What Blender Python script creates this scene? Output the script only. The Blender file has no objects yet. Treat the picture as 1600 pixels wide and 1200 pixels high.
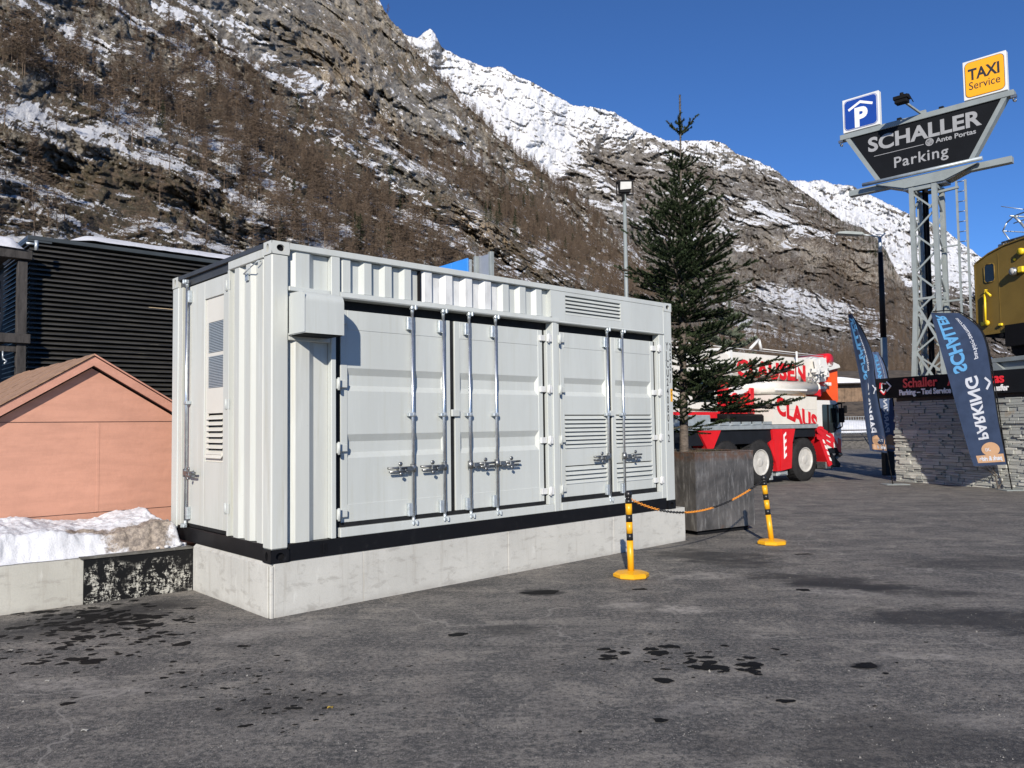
import bpy, bmesh, math, random
import numpy as np
from mathutils import Vector, Matrix
random.seed(7); RNG = np.random.RandomState(7)
scene = bpy.context.scene
COL = scene.collection
# ------------------------------------------------------------------ camera, world, sun, exposure
FPX, PITCH, ROLL, CAMZ = 1226.6, .052, -.013, 1.678
_c, _s = math.cos(PITCH), math.sin(PITCH)
FW = Vector((0, _c, _s)); UV0 = Vector((0, -_s, _c)); EX = Vector((1, 0, 0))
RT = math.cos(ROLL)*EX + math.sin(ROLL)*UV0
UP = -math.sin(ROLL)*EX + math.cos(ROLL)*UV0
cam = bpy.data.cameras.new('camera'); camo = bpy.data.objects.new('camera', cam); COL.objects.link(camo)
cam.sensor_fit = 'HORIZONTAL'; cam.sensor_width = 36; cam.lens = 36*FPX/1600
cam.clip_start = .05; cam.clip_end = 20000
m = Matrix.Identity(4)
for i in range(3):
    m[i][0] = RT[i]; m[i][1] = UP[i]; m[i][2] = -FW[i]
m[2][3] = CAMZ
camo.matrix_world = m
scene.camera = camo
SUN_HEAD, SUN_EL = math.radians(5.5), math.radians(25)      # light travels toward this heading (from +Y toward +X)
world = bpy.data.worlds.new('World'); scene.world = world; world.use_nodes = True
wn = world.node_tree; wn.nodes.clear()
sky = wn.nodes.new('ShaderNodeTexSky'); sky.sky_type = 'NISHITA'; sky.sun_disc = False
sky.sun_elevation = SUN_EL; sky.sun_rotation = SUN_HEAD + math.pi
sky.altitude = 3000; sky.air_density = 1.0; sky.dust_density = 0.0; sky.ozone_density = 10
bg = wn.nodes.new('ShaderNodeBackground'); bg.inputs[1].default_value = .112
wo = wn.nodes.new('ShaderNodeOutputWorld')
wn.links.new(sky.outputs[0], bg.inputs[0]); wn.links.new(bg.outputs[0], wo.inputs[0])
sl = bpy.data.lights.new('sun', 'SUN'); sl.energy = 5.0; sl.angle = math.radians(.53); sl.color = (1, .925, .82)
so = bpy.data.objects.new('sun', sl); COL.objects.link(so)
so.rotation_euler = Vector((math.sin(SUN_HEAD)*math.cos(SUN_EL), math.cos(SUN_HEAD)*math.cos(SUN_EL), -math.sin(SUN_EL))).to_track_quat('-Z', 'Y').to_euler()
vs = scene.view_settings; vs.view_transform = 'Standard'; vs.look = 'None'; vs.exposure = 0.3; vs.gamma = 1; vs.use_curve_mapping = False
scene.render.engine = 'CYCLES'
scene.cycles.max_bounces = 6; scene.cycles.transparent_max_bounces = 8

def ray(u, v):
    return FW + RT*((u-800)/FPX) - UP*((v-600)/FPX)
def gnd(u, v, z=0.0):
    d = ray(u, v); t = (z-CAMZ)/d.z
    return (d.x*t, d.y*t)
def atY(u, v, Y):
    d = ray(u, v); t = Y/d.y
    return Vector((d.x*t, Y, CAMZ+d.z*t))

# ------------------------------------------------------------------ object helpers
def tag(o, label=None, cat=None, group=None, kind=None):
    if label: o['label'] = label
    if cat: o['category'] = cat
    if group: o['group'] = group
    if kind: o['kind'] = kind
    return o
def empty(name, loc, rz=0, **k):
    o = bpy.data.objects.new(name, None); COL.objects.link(o); o.location = loc; o.rotation_euler = (0, 0, rz)
    o.empty_display_size = .3
    return tag(o, **k)
def link_mesh(name, me, mat, parent=None, **k):
    o = bpy.data.objects.new(name, me); COL.objects.link(o)
    if mat is not None and len(me.materials) == 0:
        me.materials.append(mat)
    if parent: o.parent = parent
    return tag(o, **k)
def inst(o, parent=None, loc=None):
    c = o.copy(); COL.objects.link(c)
    if parent: c.parent = parent
    if loc is not None: c.location = loc
    return c
class B:
    def __init__(s): s.bm = bmesh.new()
    def _mapped(s, vs, mp):
        if mp:
            for v in vs: v.co = Vector(mp(*v.co))
    def box(s, x0, x1, y0, y1, z0, z1, bev=0, mp=None):
        x0, x1 = min(x0, x1), max(x0, x1); y0, y1 = min(y0, y1), max(y0, y1); z0, z1 = min(z0, z1), max(z0, z1)
        r = bmesh.ops.create_cube(s.bm, size=1)
        vs = r['verts']
        for v in vs:
            v.co = Vector(((x0+x1)/2+v.co.x*(x1-x0), (y0+y1)/2+v.co.y*(y1-y0), (z0+z1)/2+v.co.z*(z1-z0)))
        if bev:
            es = list({e for v in vs for e in v.link_edges})
            r = bmesh.ops.bevel(s.bm, geom=es, offset=bev, segments=1, affect='EDGES', profile=.5)
            vs = list({v for f in r['faces'] for v in f.verts} | {v for v in vs if v.is_valid})
        s._mapped(vs, mp)
        return s
    def tube(s, p0, p1, r, seg=10, r2=None, caps=True):
        p0, p1 = Vector(p0), Vector(p1); d = p1-p0
        if d.length < 1e-6: return s
        q = d.to_track_quat('Z', 'Y').to_matrix().to_4x4()
        rr = bmesh.ops.create_cone(s.bm, cap_ends=caps, segments=seg, radius1=r, radius2=r if r2 is None else r2, depth=d.length)
        mt = Matrix.Translation((p0+p1)/2) @ q
        for v in rr['verts']: v.co = mt @ v.co
        for v in rr['verts']:
            for f in v.link_faces:
                if len(f.verts) == 4: f.smooth = True
        return s
    def path(s, pts, r, seg=8):
        for a, b in zip(pts[:-1], pts[1:]): s.tube(a, b, r, seg)
        return s
    def bar(s, p0, p1, w, h, up=(0, 0, 1)):
        p0, p1 = Vector(p0), Vector(p1); d = (p1-p0).normalized(); up = Vector(up)
        sd = d.cross(up)
        if sd.length < 1e-3: sd = d.cross(Vector((0, 1, 0)))
        sd.normalize(); u2 = sd.cross(d)
        c = [s.bm.verts.new(p+sd*(a*w/2)+u2*(b*h/2)) for p in (p0, p1) for a, b in ((-1, -1), (1, -1), (1, 1), (-1, 1))]
        for f in ((0, 1, 2, 3), (7, 6, 5, 4), (0, 4, 5, 1), (1, 5, 6, 2), (2, 6, 7, 3), (3, 7, 4, 0)):
            s.bm.faces.new([c[i] for i in f])
        return s
    def prism(s, pts, d0, d1, ax='y', mp=None):
        """pts 2-D outline; extruded from d0 to d1 along ax ('y': pts are x,z; 'x': pts are y,z; 'z': x,y)"""
        def P(a, b, d):
            v = (a, d, b) if ax == 'y' else ((d, a, b) if ax == 'x' else (a, b, d))
            return mp(*v) if mp else v
        A_ = [s.bm.verts.new(P(a, b, d0)) for a, b in pts]; B_ = [s.bm.verts.new(P(a, b, d1)) for a, b in pts]
        n = len(pts)
        s.bm.faces.new(A_); s.bm.faces.new(B_[::-1])
        for i in range(n):
            j = (i+1) % n; s.bm.faces.new((A_[j], A_[i], B_[i], B_[j]))
        return s
    def face(s, pts):
        s.bm.faces.new([s.bm.verts.new(p) for p in pts]); return s
    def grid(s, rows):
        vv = [[s.bm.verts.new(p) for p in r] for r in rows]
        for a, b in zip(vv[:-1], vv[1:]):
            for i in range(len(a)-1):
                f = s.bm.faces.new((a[i], a[i+1], b[i+1], b[i])); f.smooth = True
        return s
    def lathe(s, prof, c, ax='z', seg=24, caps=True):
        """prof: (radius, height) pairs about axis through c"""
        c = Vector(c); rings = []
        for r, h in prof:
            ring = []
            for k in range(seg):
                a = 2*math.pi*k/seg; ca, sa = math.cos(a)*r, math.sin(a)*r
                p = (ca, sa, h) if ax == 'z' else ((ca, h, sa) if ax == 'y' else (h, ca, sa))
                ring.append(s.bm.verts.new(c+Vector(p)))
            rings.append(ring)
        for a, b in zip(rings[:-1], rings[1:]):
            for k in range(seg):
                f = s.bm.faces.new((a[k], a[(k+1) % seg], b[(k+1) % seg], b[k])); f.smooth = True
        if caps: s.bm.faces.new(rings[0]); s.bm.faces.new(rings[-1])
        return s
    def out(s, name, mat, parent=None, **k):
        bmesh.ops.recalc_face_normals(s.bm, faces=s.bm.faces)
        me = bpy.data.meshes.new(name); s.bm.to_mesh(me); s.bm.free()
        return link_mesh(name, me, mat, parent, **k)
def np_mesh(name, verts, faces, smooth=False):
    me = bpy.data.meshes.new(name)
    verts = np.asarray(verts, np.float32); faces = np.asarray(faces, np.int32)
    n, k = faces.shape
    me.vertices.add(len(verts)); me.vertices.foreach_set('co', verts.ravel())
    me.loops.add(n*k); me.loops.foreach_set('vertex_index', faces.ravel())
    me.polygons.add(n); me.polygons.foreach_set('loop_start', np.arange(0, n*k, k, dtype=np.int32))
    me.polygons.foreach_set('use_smooth', np.full(n, smooth, bool))
    me.update(calc_edges=True)
    return me
def text_mesh(body, size=1, bold=0.0, extrude=.002, space=1.0, shear=0, fn=None, align='LEFT'):
    cu = bpy.data.curves.new('t', 'FONT'); cu.body = body; cu.size = size; cu.offset = bold*size; cu.extrude = extrude
    cu.space_character = space; cu.shear = shear; cu.align_x = align; cu.resolution_u = 4
    o = bpy.data.objects.new('t', cu); COL.objects.link(o)
    bpy.context.view_layer.update()
    me = bpy.data.meshes.new_from_object(o.evaluated_get(bpy.context.evaluated_depsgraph_get()))
    bpy.data.objects.remove(o); bpy.data.curves.remove(cu)
    if fn:
        for v in me.vertices: v.co = Vector(fn(v.co.x, v.co.y, v.co.z))
    me.materials.clear()
    return me
def lettering(name, body, mat, parent, fn, **k):
    me = text_mesh(body, fn=fn, **k)
    return link_mesh(name, me, mat, parent)

# ------------------------------------------------------------------ materials
def newmat(name):
    m = bpy.data.materials.new(name); m.use_nodes = True; nt = m.node_tree; nt.nodes.clear()
    out = nt.nodes.new('ShaderNodeOutputMaterial'); bs = nt.nodes.new('ShaderNodeBsdfPrincipled')
    nt.links.new(bs.outputs[0], out.inputs[0])
    return m, nt, bs
class N:
    def __init__(s, nt): s.nt = nt; s._tc = None
    def lk(s, v, sock):
        if v is None: return
        if isinstance(v, bpy.types.NodeSocket): s.nt.links.new(v, sock)
        else:
            if sock.type == 'RGBA' and len(v) == 3: v = (*v, 1)
            sock.default_value = v
    def co(s, kind='Object', scale=None, rot=None):
        if not s._tc: s._tc = s.nt.nodes.new('ShaderNodeTexCoord')
        o = s._tc.outputs[kind]
        if scale is None and rot is None: return o
        mp = s.nt.nodes.new('ShaderNodeMapping')
        if rot: mp.inputs['Rotation'].default_value = rot
        if scale: mp.inputs['Scale'].default_value = scale
        s.nt.links.new(o, mp.inputs[0]); return mp.outputs[0]
    def noise(s, vec, sc, det=3, rough=.55, dist=0):
        n = s.nt.nodes.new('ShaderNodeTexNoise'); s.nt.links.new(vec, n.inputs['Vector'])
        n.inputs['Scale'].default_value = sc; n.inputs['Detail'].default_value = det
        n.inputs['Roughness'].default_value = rough; n.inputs['Distortion'].default_value = dist
        return n.outputs['Fac']
    def voro(s, vec, sc, feat='F1', out='Distance', rnd=1):
        n = s.nt.nodes.new('ShaderNodeTexVoronoi'); n.feature = feat; s.nt.links.new(vec, n.inputs['Vector'])
        n.inputs['Scale'].default_value = sc; n.inputs['Randomness'].default_value = rnd; return n.outputs[out]
    def ramp(s, f, lo, hi):
        n = s.nt.nodes.new('ShaderNodeMapRange'); n.interpolation_type = 'SMOOTHSTEP'
        s.lk(f, n.inputs[0]); n.inputs[1].default_value = lo; n.inputs[2].default_value = hi
        return n.outputs[0]
    def math(s, op, a, b=None, c=None):
        n = s.nt.nodes.new('ShaderNodeMath'); n.operation = op
        for i, x in enumerate((a, b, c)):
            if x is not None: s.lk(x, n.inputs[i])
        return n.outputs[0]
    def mix(s, f, a, b, mode='MIX'):
        n = s.nt.nodes.new('ShaderNodeMix'); n.data_type = 'RGBA'; n.blend_type = mode
        s.lk(f, n.inputs[0]); s.lk(a, n.inputs[6]); s.lk(b, n.inputs[7]); return n.outputs[2]
    def attr(s, name):
        n = s.nt.nodes.new('ShaderNodeAttribute'); n.attribute_name = name; return n.outputs['Fac']
    def sep(s, v):
        n = s.nt.nodes.new('ShaderNodeSeparateXYZ'); s.nt.links.new(v, n.inputs[0]); return n.outputs
    def bump(s, h, strength=.3, dist=.01, normal=None):
        n = s.nt.nodes.new('ShaderNodeBump'); n.inputs['Strength'].default_value = strength; n.inputs['Distance'].default_value = dist
        s.nt.links.new(h, n.inputs['Height'])
        if normal is not None: s.nt.links.new(normal, n.inputs['Normal'])
        return n.outputs[0]
def simple(name, c, rough=.5, metal=0, var=.12, sc=3, bump=0, bsc=40, dirt=None, dirt_amt=.5, aniso=(1, 1, 1), spec=None, emit=None):
    m, nt, bs = newmat(name); n = N(nt)
    v = n.co(scale=aniso)
    f = n.noise(v, sc, 5, .6)
    c2 = tuple(x*(1-var*2) for x in c)
    col = n.mix(n.ramp(f, .35, .7), c, c2)
    if dirt:
        g = n.noise(n.co(scale=(aniso[0]*1.3, aniso[1]*1.3, aniso[2]*.9)), sc*2.3, 6, .7)
        col = n.mix(n.math('MULTIPLY', n.ramp(g, .55, .8), dirt_amt), col, dirt)
    n.lk(col, bs.inputs['Base Color'])
    n.lk(n.math('ADD', rough-.06, n.math('MULTIPLY', f, .14)), bs.inputs['Roughness'])
    bs.inputs['Metallic'].default_value = metal
    if spec is not None: bs.inputs['Specular IOR Level'].default_value = spec
    if bump: n.lk(n.bump(n.noise(n.co(), bsc, 4, .6), bump, .01), bs.inputs['Normal'])
    return m
M = {}
def paintmat(name, c, amt):
    """pale machine paint with rain streaks, scuffs and specks of rust"""
    m, nt, bs = newmat(name); n = N(nt); v = n.co()
    f = n.noise(n.co(scale=(1.4, 1.4, .3)), 1.1, 6, .65)
    col = n.mix(n.ramp(f, .35, .68), c, tuple(x*.90 for x in c))
    st = n.noise(n.co(scale=(9, 9, .35)), 1.6, 7, .72)
    col = n.mix(n.math('MULTIPLY', n.ramp(st, .50, .70), .42*amt), col, (c[0]*.70, c[1]*.66, c[2]*.52))
    col = n.mix(n.math('MULTIPLY', n.ramp(n.noise(n.co(scale=(7, 7, .5)), 2.3, 6, .7), .54, .70), .35*amt), col, tuple(min(1, x*1.22) for x in c))
    sc = n.noise(n.co(scale=(1, 1, 6)), 7, 9, .8)
    col = n.mix(n.math('MULTIPLY', n.ramp(sc, .62, .70), .35*amt), col, (.25, .25, .23))
    rs = n.math('MULTIPLY', n.ramp(n.noise(v, 26, 5, .8), .68, .74), n.ramp(n.noise(v, 2.2, 3), .52, .62))
    col = n.mix(n.math('MULTIPLY', rs, .55*amt), col, (.20, .10, .05))
    n.lk(col, bs.inputs['Base Color']); n.lk(n.math('ADD', .36, n.math('MULTIPLY', f, .22)), bs.inputs['Roughness'])
    n.lk(n.bump(n.noise(v, 2.6, 4, .5), .25, .012), bs.inputs['Normal'])
    return m
M['paint'] = paintmat('container_paint', (.475, .500, .480), .5)
M['paint_warm'] = paintmat('container_paint_weathered', (.485, .50, .470), 1.0)
M['paint_patch'] = simple('container_paint_repainted', (.62, .63, .62), .5, 0, .12, 5, .1, 9, dirt=(.22, .22, .22), dirt_amt=.35, aniso=(2, 2, .8))
M['gasket'] = simple('rubber_gasket', (.014, .015, .016), .7, 0, .2, 8, spec=.2)
M['blackpaint'] = simple('black_paint', (.006, .006, .007), .45, 0, .1, 4, dirt=(.04, .04, .04), dirt_amt=.4, spec=.25)
M['zinc'] = simple('zinc_steel', (.62, .65, .68), .28, .9, .12, 18, .05, 60)
M['zincdull'] = simple('zinc_plate', (.55, .6, .62), .45, .6, .15, 30, .1, 60)
M['darkmetal'] = simple('dark_steel', (.30, .31, .31), .38, .85, .25, 25, .15, 80)
M['mesh'] = simple('vent_mesh', (.16, .20, .24), .5, .3, .2, 60)
M['black'] = simple('black', (.007, .007, .008), .7, 0, .1, 4, spec=.15)
M['yellow'] = simple('yellow_plastic', (.74, .36, .01), .38, 0, .05, 6, .04, 40, dirt=(.45, .25, .03), dirt_amt=.25)
M['blackplastic'] = simple('black_plastic', (.012, .012, .013), .35, 0, .1, 8)
M['orangechain'] = simple('orange_plastic', (.74, .28, .03), .4, 0, .06, 20)
M['greysteel'] = simple('grey_steel', (.26, .29, .285), .5, .1, .08, 3, .04, 20, dirt=(.2, .2, .18), dirt_amt=.3)
M['signblack'] = simple('sign_black', (.008, .009, .011), .6, 0, .1, 2, spec=.12)
M['signgrey'] = simple('letter_grey', (.30, .305, .31), .5, 0, .05, 5)
M['white'] = simple('white_paint', (.68, .68, .66), .4, 0, .04, 3, dirt=(.55, .52, .48), dirt_amt=.25)
M['cream'] = simple('crane_cream', (.66, .635, .575), .35, 0, .05, 1.5, dirt=(.5, .47, .42), dirt_amt=.3)
M['red'] = simple('crane_red', (.60, .012, .018), .35, 0, .08, 2)
M['orange'] = simple('hook_orange', (.85, .10, .015), .4, 0, .08, 3)
M['blue'] = simple('sign_blue', (.012, .055, .30), .35, 0, .04, 3)
M['taxi'] = simple('sign_amber', (.86, .38, .01), .35, 0, .02, 3)
M['rubber'] = simple('tyre_rubber', (.022, .022, .023), .85, 0, .2, 6, .2, 40, dirt=(.07, .065, .06), dirt_amt=.5, spec=.2)
M['chassis'] = simple('chassis_dark', (.009, .011, .015), .6, 0, .15, 3, spec=.2)
M['alu'] = simple('deck_aluminium', (.40, .45, .47), .45, .4, .12, 6)
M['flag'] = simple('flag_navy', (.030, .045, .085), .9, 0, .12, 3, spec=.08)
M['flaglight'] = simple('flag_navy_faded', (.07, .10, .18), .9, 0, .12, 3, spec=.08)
M['flagblue'] = simple('flag_print_blue', (.085, .25, .46), .9, 0, .05, 3, spec=.08)
M['flagwhite'] = simple('flag_print_white', (.42, .44, .49), .9, 0, .05, 3, spec=.08)
M['flagtan'] = simple('flag_print_tan', (.38, .235, .14), .9, 0, .05, 3, spec=.08)
M['redletter'] = simple('letter_red', (.72, .02, .035), .4, 0, .05, 3)
M['whiteletter'] = simple('letter_white', (.80, .80, .80), .4, 0, .03, 3)
M['slat'] = simple('charred_slat', (.050, .047, .040), .45, 0, .3, 3, .35, 30, dirt=(.16, .145, .11), dirt_amt=.8, aniso=(.5, .5, 6))
M['timber'] = simple('weathered_timber', (.045, .040, .037), .8, 0, .3, 6, .5, 30, dirt=(.11, .10, .09), dirt_amt=.8, aniso=(3, 3, .5))
M['barnwood'] = simple('barn_boards', (.20, .13, .08), .8, 0, .25, 1.5, .5, 10)
M['pink'] = simple('pink_render', (.52, .265, .185), .75, 0, .06, 2.5, .5, 9, dirt=(.47, .25, .18), dirt_amt=.4, aniso=(1, 1, 5))
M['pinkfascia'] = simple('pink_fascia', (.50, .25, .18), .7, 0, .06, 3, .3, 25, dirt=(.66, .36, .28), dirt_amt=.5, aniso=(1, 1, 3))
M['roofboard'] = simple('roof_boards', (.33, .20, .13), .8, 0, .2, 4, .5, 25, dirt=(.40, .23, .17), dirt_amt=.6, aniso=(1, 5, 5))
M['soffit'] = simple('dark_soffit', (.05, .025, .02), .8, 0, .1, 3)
M['bluehoard'] = simple('blue_board', (.035, .24, .68), .5, 0, .04, 3)
M['greyboard'] = simple('grey_board', (.30, .33, .38), .5, .2, .06, 2)
M['loco'] = simple('loco_ochre', (.195, .128, .030), .5, 0, .08, 1.5, .15, 6, dirt=(.13, .088, .022), dirt_amt=.5, spec=.25)
M['locoyellow'] = simple('loco_yellow', (.85, .60, .02), .4, 0, .05, 5)
M['glass'] = simple('dark_glass', (.015, .02, .02), .05, 0, .1, 2)
M['lampglass'] = simple('lamp_glass', (.50, .50, .47), .15, 0, .05, 4)
M['bark'] = simple('bark', (.13, .105, .085), .9, 0, .3, 12, .6, 40, dirt=(.28, .26, .23), dirt_amt=.8, aniso=(1, 1, 3))
M['gravel'] = simple('gravel', (.13, .12, .105), .9, 0, .3, 6, .5, 40)
M['beacon'] = simple('amber_beacon', (.9, .45, .02), .2, 0, .05, 3)
M['litter'] = simple('paper_litter', (.6, .58, .5), .8, 0, .2, 30)
M['leaf'] = simple('dry_leaf', (.55, .38, .06), .8, 0, .2, 30)

def mat_steelplate():
    m, nt, bs = newmat('bare_steel_plate'); n = N(nt)
    v = n.co()
    a = n.noise(v, 2.2, 6, .65, .6); b = n.noise(n.co(scale=(3, 3, .5)), 6, 5, .7)
    col = n.mix(n.ramp(a, .3, .75), (.085, .08, .075), (.20, .185, .17))
    col = n.mix(n.math('MULTIPLY', n.ramp(b, .50, .66), .6), col, (.34, .325, .30))
    z = n.sep(v)[2]
    edge = n.math('ADD', n.ramp(z, .09, .0), n.ramp(z, 1.06, 1.17))
    rs = n.noise(v, 9, 6, .7)
    rust = n.math('MAXIMUM', n.math('MULTIPLY', edge, n.ramp(rs, .35, .6)), n.math('MULTIPLY', n.ramp(n.noise(v, 3, 6, .7), .6, .75), .6))
    col = n.mix(n.math('MULTIPLY', rust, .7), col, (.17, .075, .035))
    n.lk(col, bs.inputs['Base Color']); bs.inputs['Metallic'].default_value = .55
    n.lk(n.math('ADD', .33, n.math('MULTIPLY', a, .3)), bs.inputs['Roughness'])
    n.lk(n.bump(b, .12, .01), bs.inputs['Normal'])
    return m
M['steelplate'] = mat_steelplate()
def mat_concrete(name, base=(.50, .495, .455), dark=(.22, .205, .18)):
    m, nt, bs = newmat(name); n = N(nt)
    v = n.co()
    a = n.noise(v, 1.1, 6, .62); b = n.noise(n.co(scale=(1.2, 1.2, 3)), 3.5, 7, .72, .4); c = n.noise(v, 70, 3, .6)
    col = n.mix(n.ramp(a, .3, .7), base, tuple(x*.84 for x in base))
    col = n.mix(n.math('MULTIPLY', n.ramp(b, .52, .66), .45), col, dark)
    st = n.noise(n.co(scale=(7, 7, .6)), 1.7, 8, .75); col = n.mix(n.math('MULTIPLY', n.ramp(st, .53, .66), .40), col, (.30, .28, .24))
    zz = n.sep(v)[2]; col = n.mix(n.math('MULTIPLY', n.ramp(n.math('ADD', zz, n.math('MULTIPLY', n.noise(v, 6, 6, .7), .16)), .16, .04), .55), col, (.26, .245, .22))
    col = n.mix(n.math('MULTIPLY', n.ramp(n.noise(n.co(scale=(1, 1, .25)), 7, 6, .7), .6, .74), .4), col, (.62, .62, .58))
    pits = n.ramp(n.voro(v, 13), .055, .03)
    pm = n.math('MULTIPLY', pits, n.ramp(n.noise(v, 4, 2), .45, .6))
    col = n.mix(n.math('MULTIPLY', pm, .7), col, (.12, .11, .10))
    col = n.mix(n.math('MULTIPLY', n.ramp(c, .4, .7), .14), col, (.25, .25, .24))
    n.lk(col, bs.inputs['Base Color']); bs.inputs['Roughness'].default_value = .85
    h = n.math('ADD', n.math('MULTIPLY', c, .3), n.math('SUBTRACT', n.math('MULTIPLY', b, .5), pm))
    n.lk(n.bump(h, .35, .012), bs.inputs['Normal'])
    return m
M['concrete'] = mat_concrete('concrete'); M['concretewall'] = mat_concrete('wall_concrete', (.44, .43, .38))
def mat_blackwall():
    m, nt, bs = newmat('peeling_bitumen'); n = N(nt)
    v = n.co(scale=(1, 1, 1)); a = n.noise(n.co(scale=(1, 1, .38)), 34, 9, .8, .2); b = n.noise(v, 2.6, 5, .6); a2 = n.noise(n.co(scale=(.5, .5, 1.8)), 36, 8, .8)
    z = n.sep(v)[2]
    keep = n.math('ADD', n.ramp(z, .34, .40), n.ramp(b, .47, .60))
    mask = n.math('MULTIPLY', n.ramp(n.math('ADD', n.math('MULTIPLY', a, .55), n.math('MULTIPLY', a2, .45)), .505, .53), n.math('SUBTRACT', 1, n.math('MINIMUM', n.math('MULTIPLY', keep, .92), 1)))
    big = n.noise(n.co(scale=(1, 1, .8)), 7, 5, .7, .5); mask = n.math('MULTIPLY', mask, n.ramp(big, .44, .52))
    bs.inputs['Specular IOR Level'].default_value = .2
    col = n.mix(mask, (.008, .008, .008), (.43, .42, .37))
    n.lk(col, bs.inputs['Base Color']); n.lk(n.math('ADD', .4, n.math('MULTIPLY', mask, .45)), bs.inputs['Roughness'])
    n.lk(n.bump(n.math('SUBTRACT', 1, mask), .3, .004), bs.inputs['Normal'])
    return m
M['blackwall'] = mat_blackwall()
def mat_slate():
    m, nt, bs = newmat('slate_stone'); n = N(nt)
    oi = nt.nodes.new('ShaderNodeObjectInfo').outputs['Random']
    v = n.co()
    col = n.mix(oi, (.24, .25, .235), (.52, .52, .475))
    a = n.noise(n.co(scale=(1, 1, 4)), 8, 6, .7)
    col = n.mix(n.ramp(a, .35, .75), col, n.mix(oi, (.30, .315, .29), (.40, .385, .33)))
    col = n.mix(n.math('MULTIPLY', n.ramp(n.noise(v, 3, 4), .62, .75), .5), col, (.28, .19, .10))
    n.lk(col, bs.inputs['Base Color']); bs.inputs['Roughness'].default_value = .65
    n.lk(n.bump(a, .6, .012), bs.inputs['Normal'])
    return m
M['slate'] = mat_slate()
def mat_snow(dirty=False):
    m, nt, bs = newmat('dirty_snow' if dirty else 'snow'); n = N(nt)
    v = n.co(); a = n.noise(v, 3, 8, .7)
    col = n.mix(n.ramp(a, .3, .75), (.64, .65, .68), (.50, .51, .54))
    if dirty:
        at = n.attr('dirt')
        d = n.ramp(n.math('ADD', at, n.math('MULTIPLY', n.math('SUBTRACT', n.noise(v, 7, 8, .75), .5), 1.3)), .42, .66)
        dc = n.mix(n.ramp(n.noise(v, 22, 6, .75), .35, .65), (.11, .085, .065), (.34, .28, .22))
        col = n.mix(n.math('MULTIPLY', d, .92), col, dc)
    n.lk(col, bs.inputs['Base Color']); bs.inputs['Roughness'].default_value = .7; bs.inputs['Specular IOR Level'].default_value = .2
    h = n.math('ADD', n.noise(v, 14, 6, .7), n.math('MULTIPLY', n.noise(v, 60, 3, .6), .35))
    n.lk(n.bump(h, .5, .03), bs.inputs['Normal'])
    bs.inputs['Subsurface Weight'].default_value = 0
    return m
M['snow'] = mat_snow(); M['dirtysnow'] = mat_snow(True)
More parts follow.
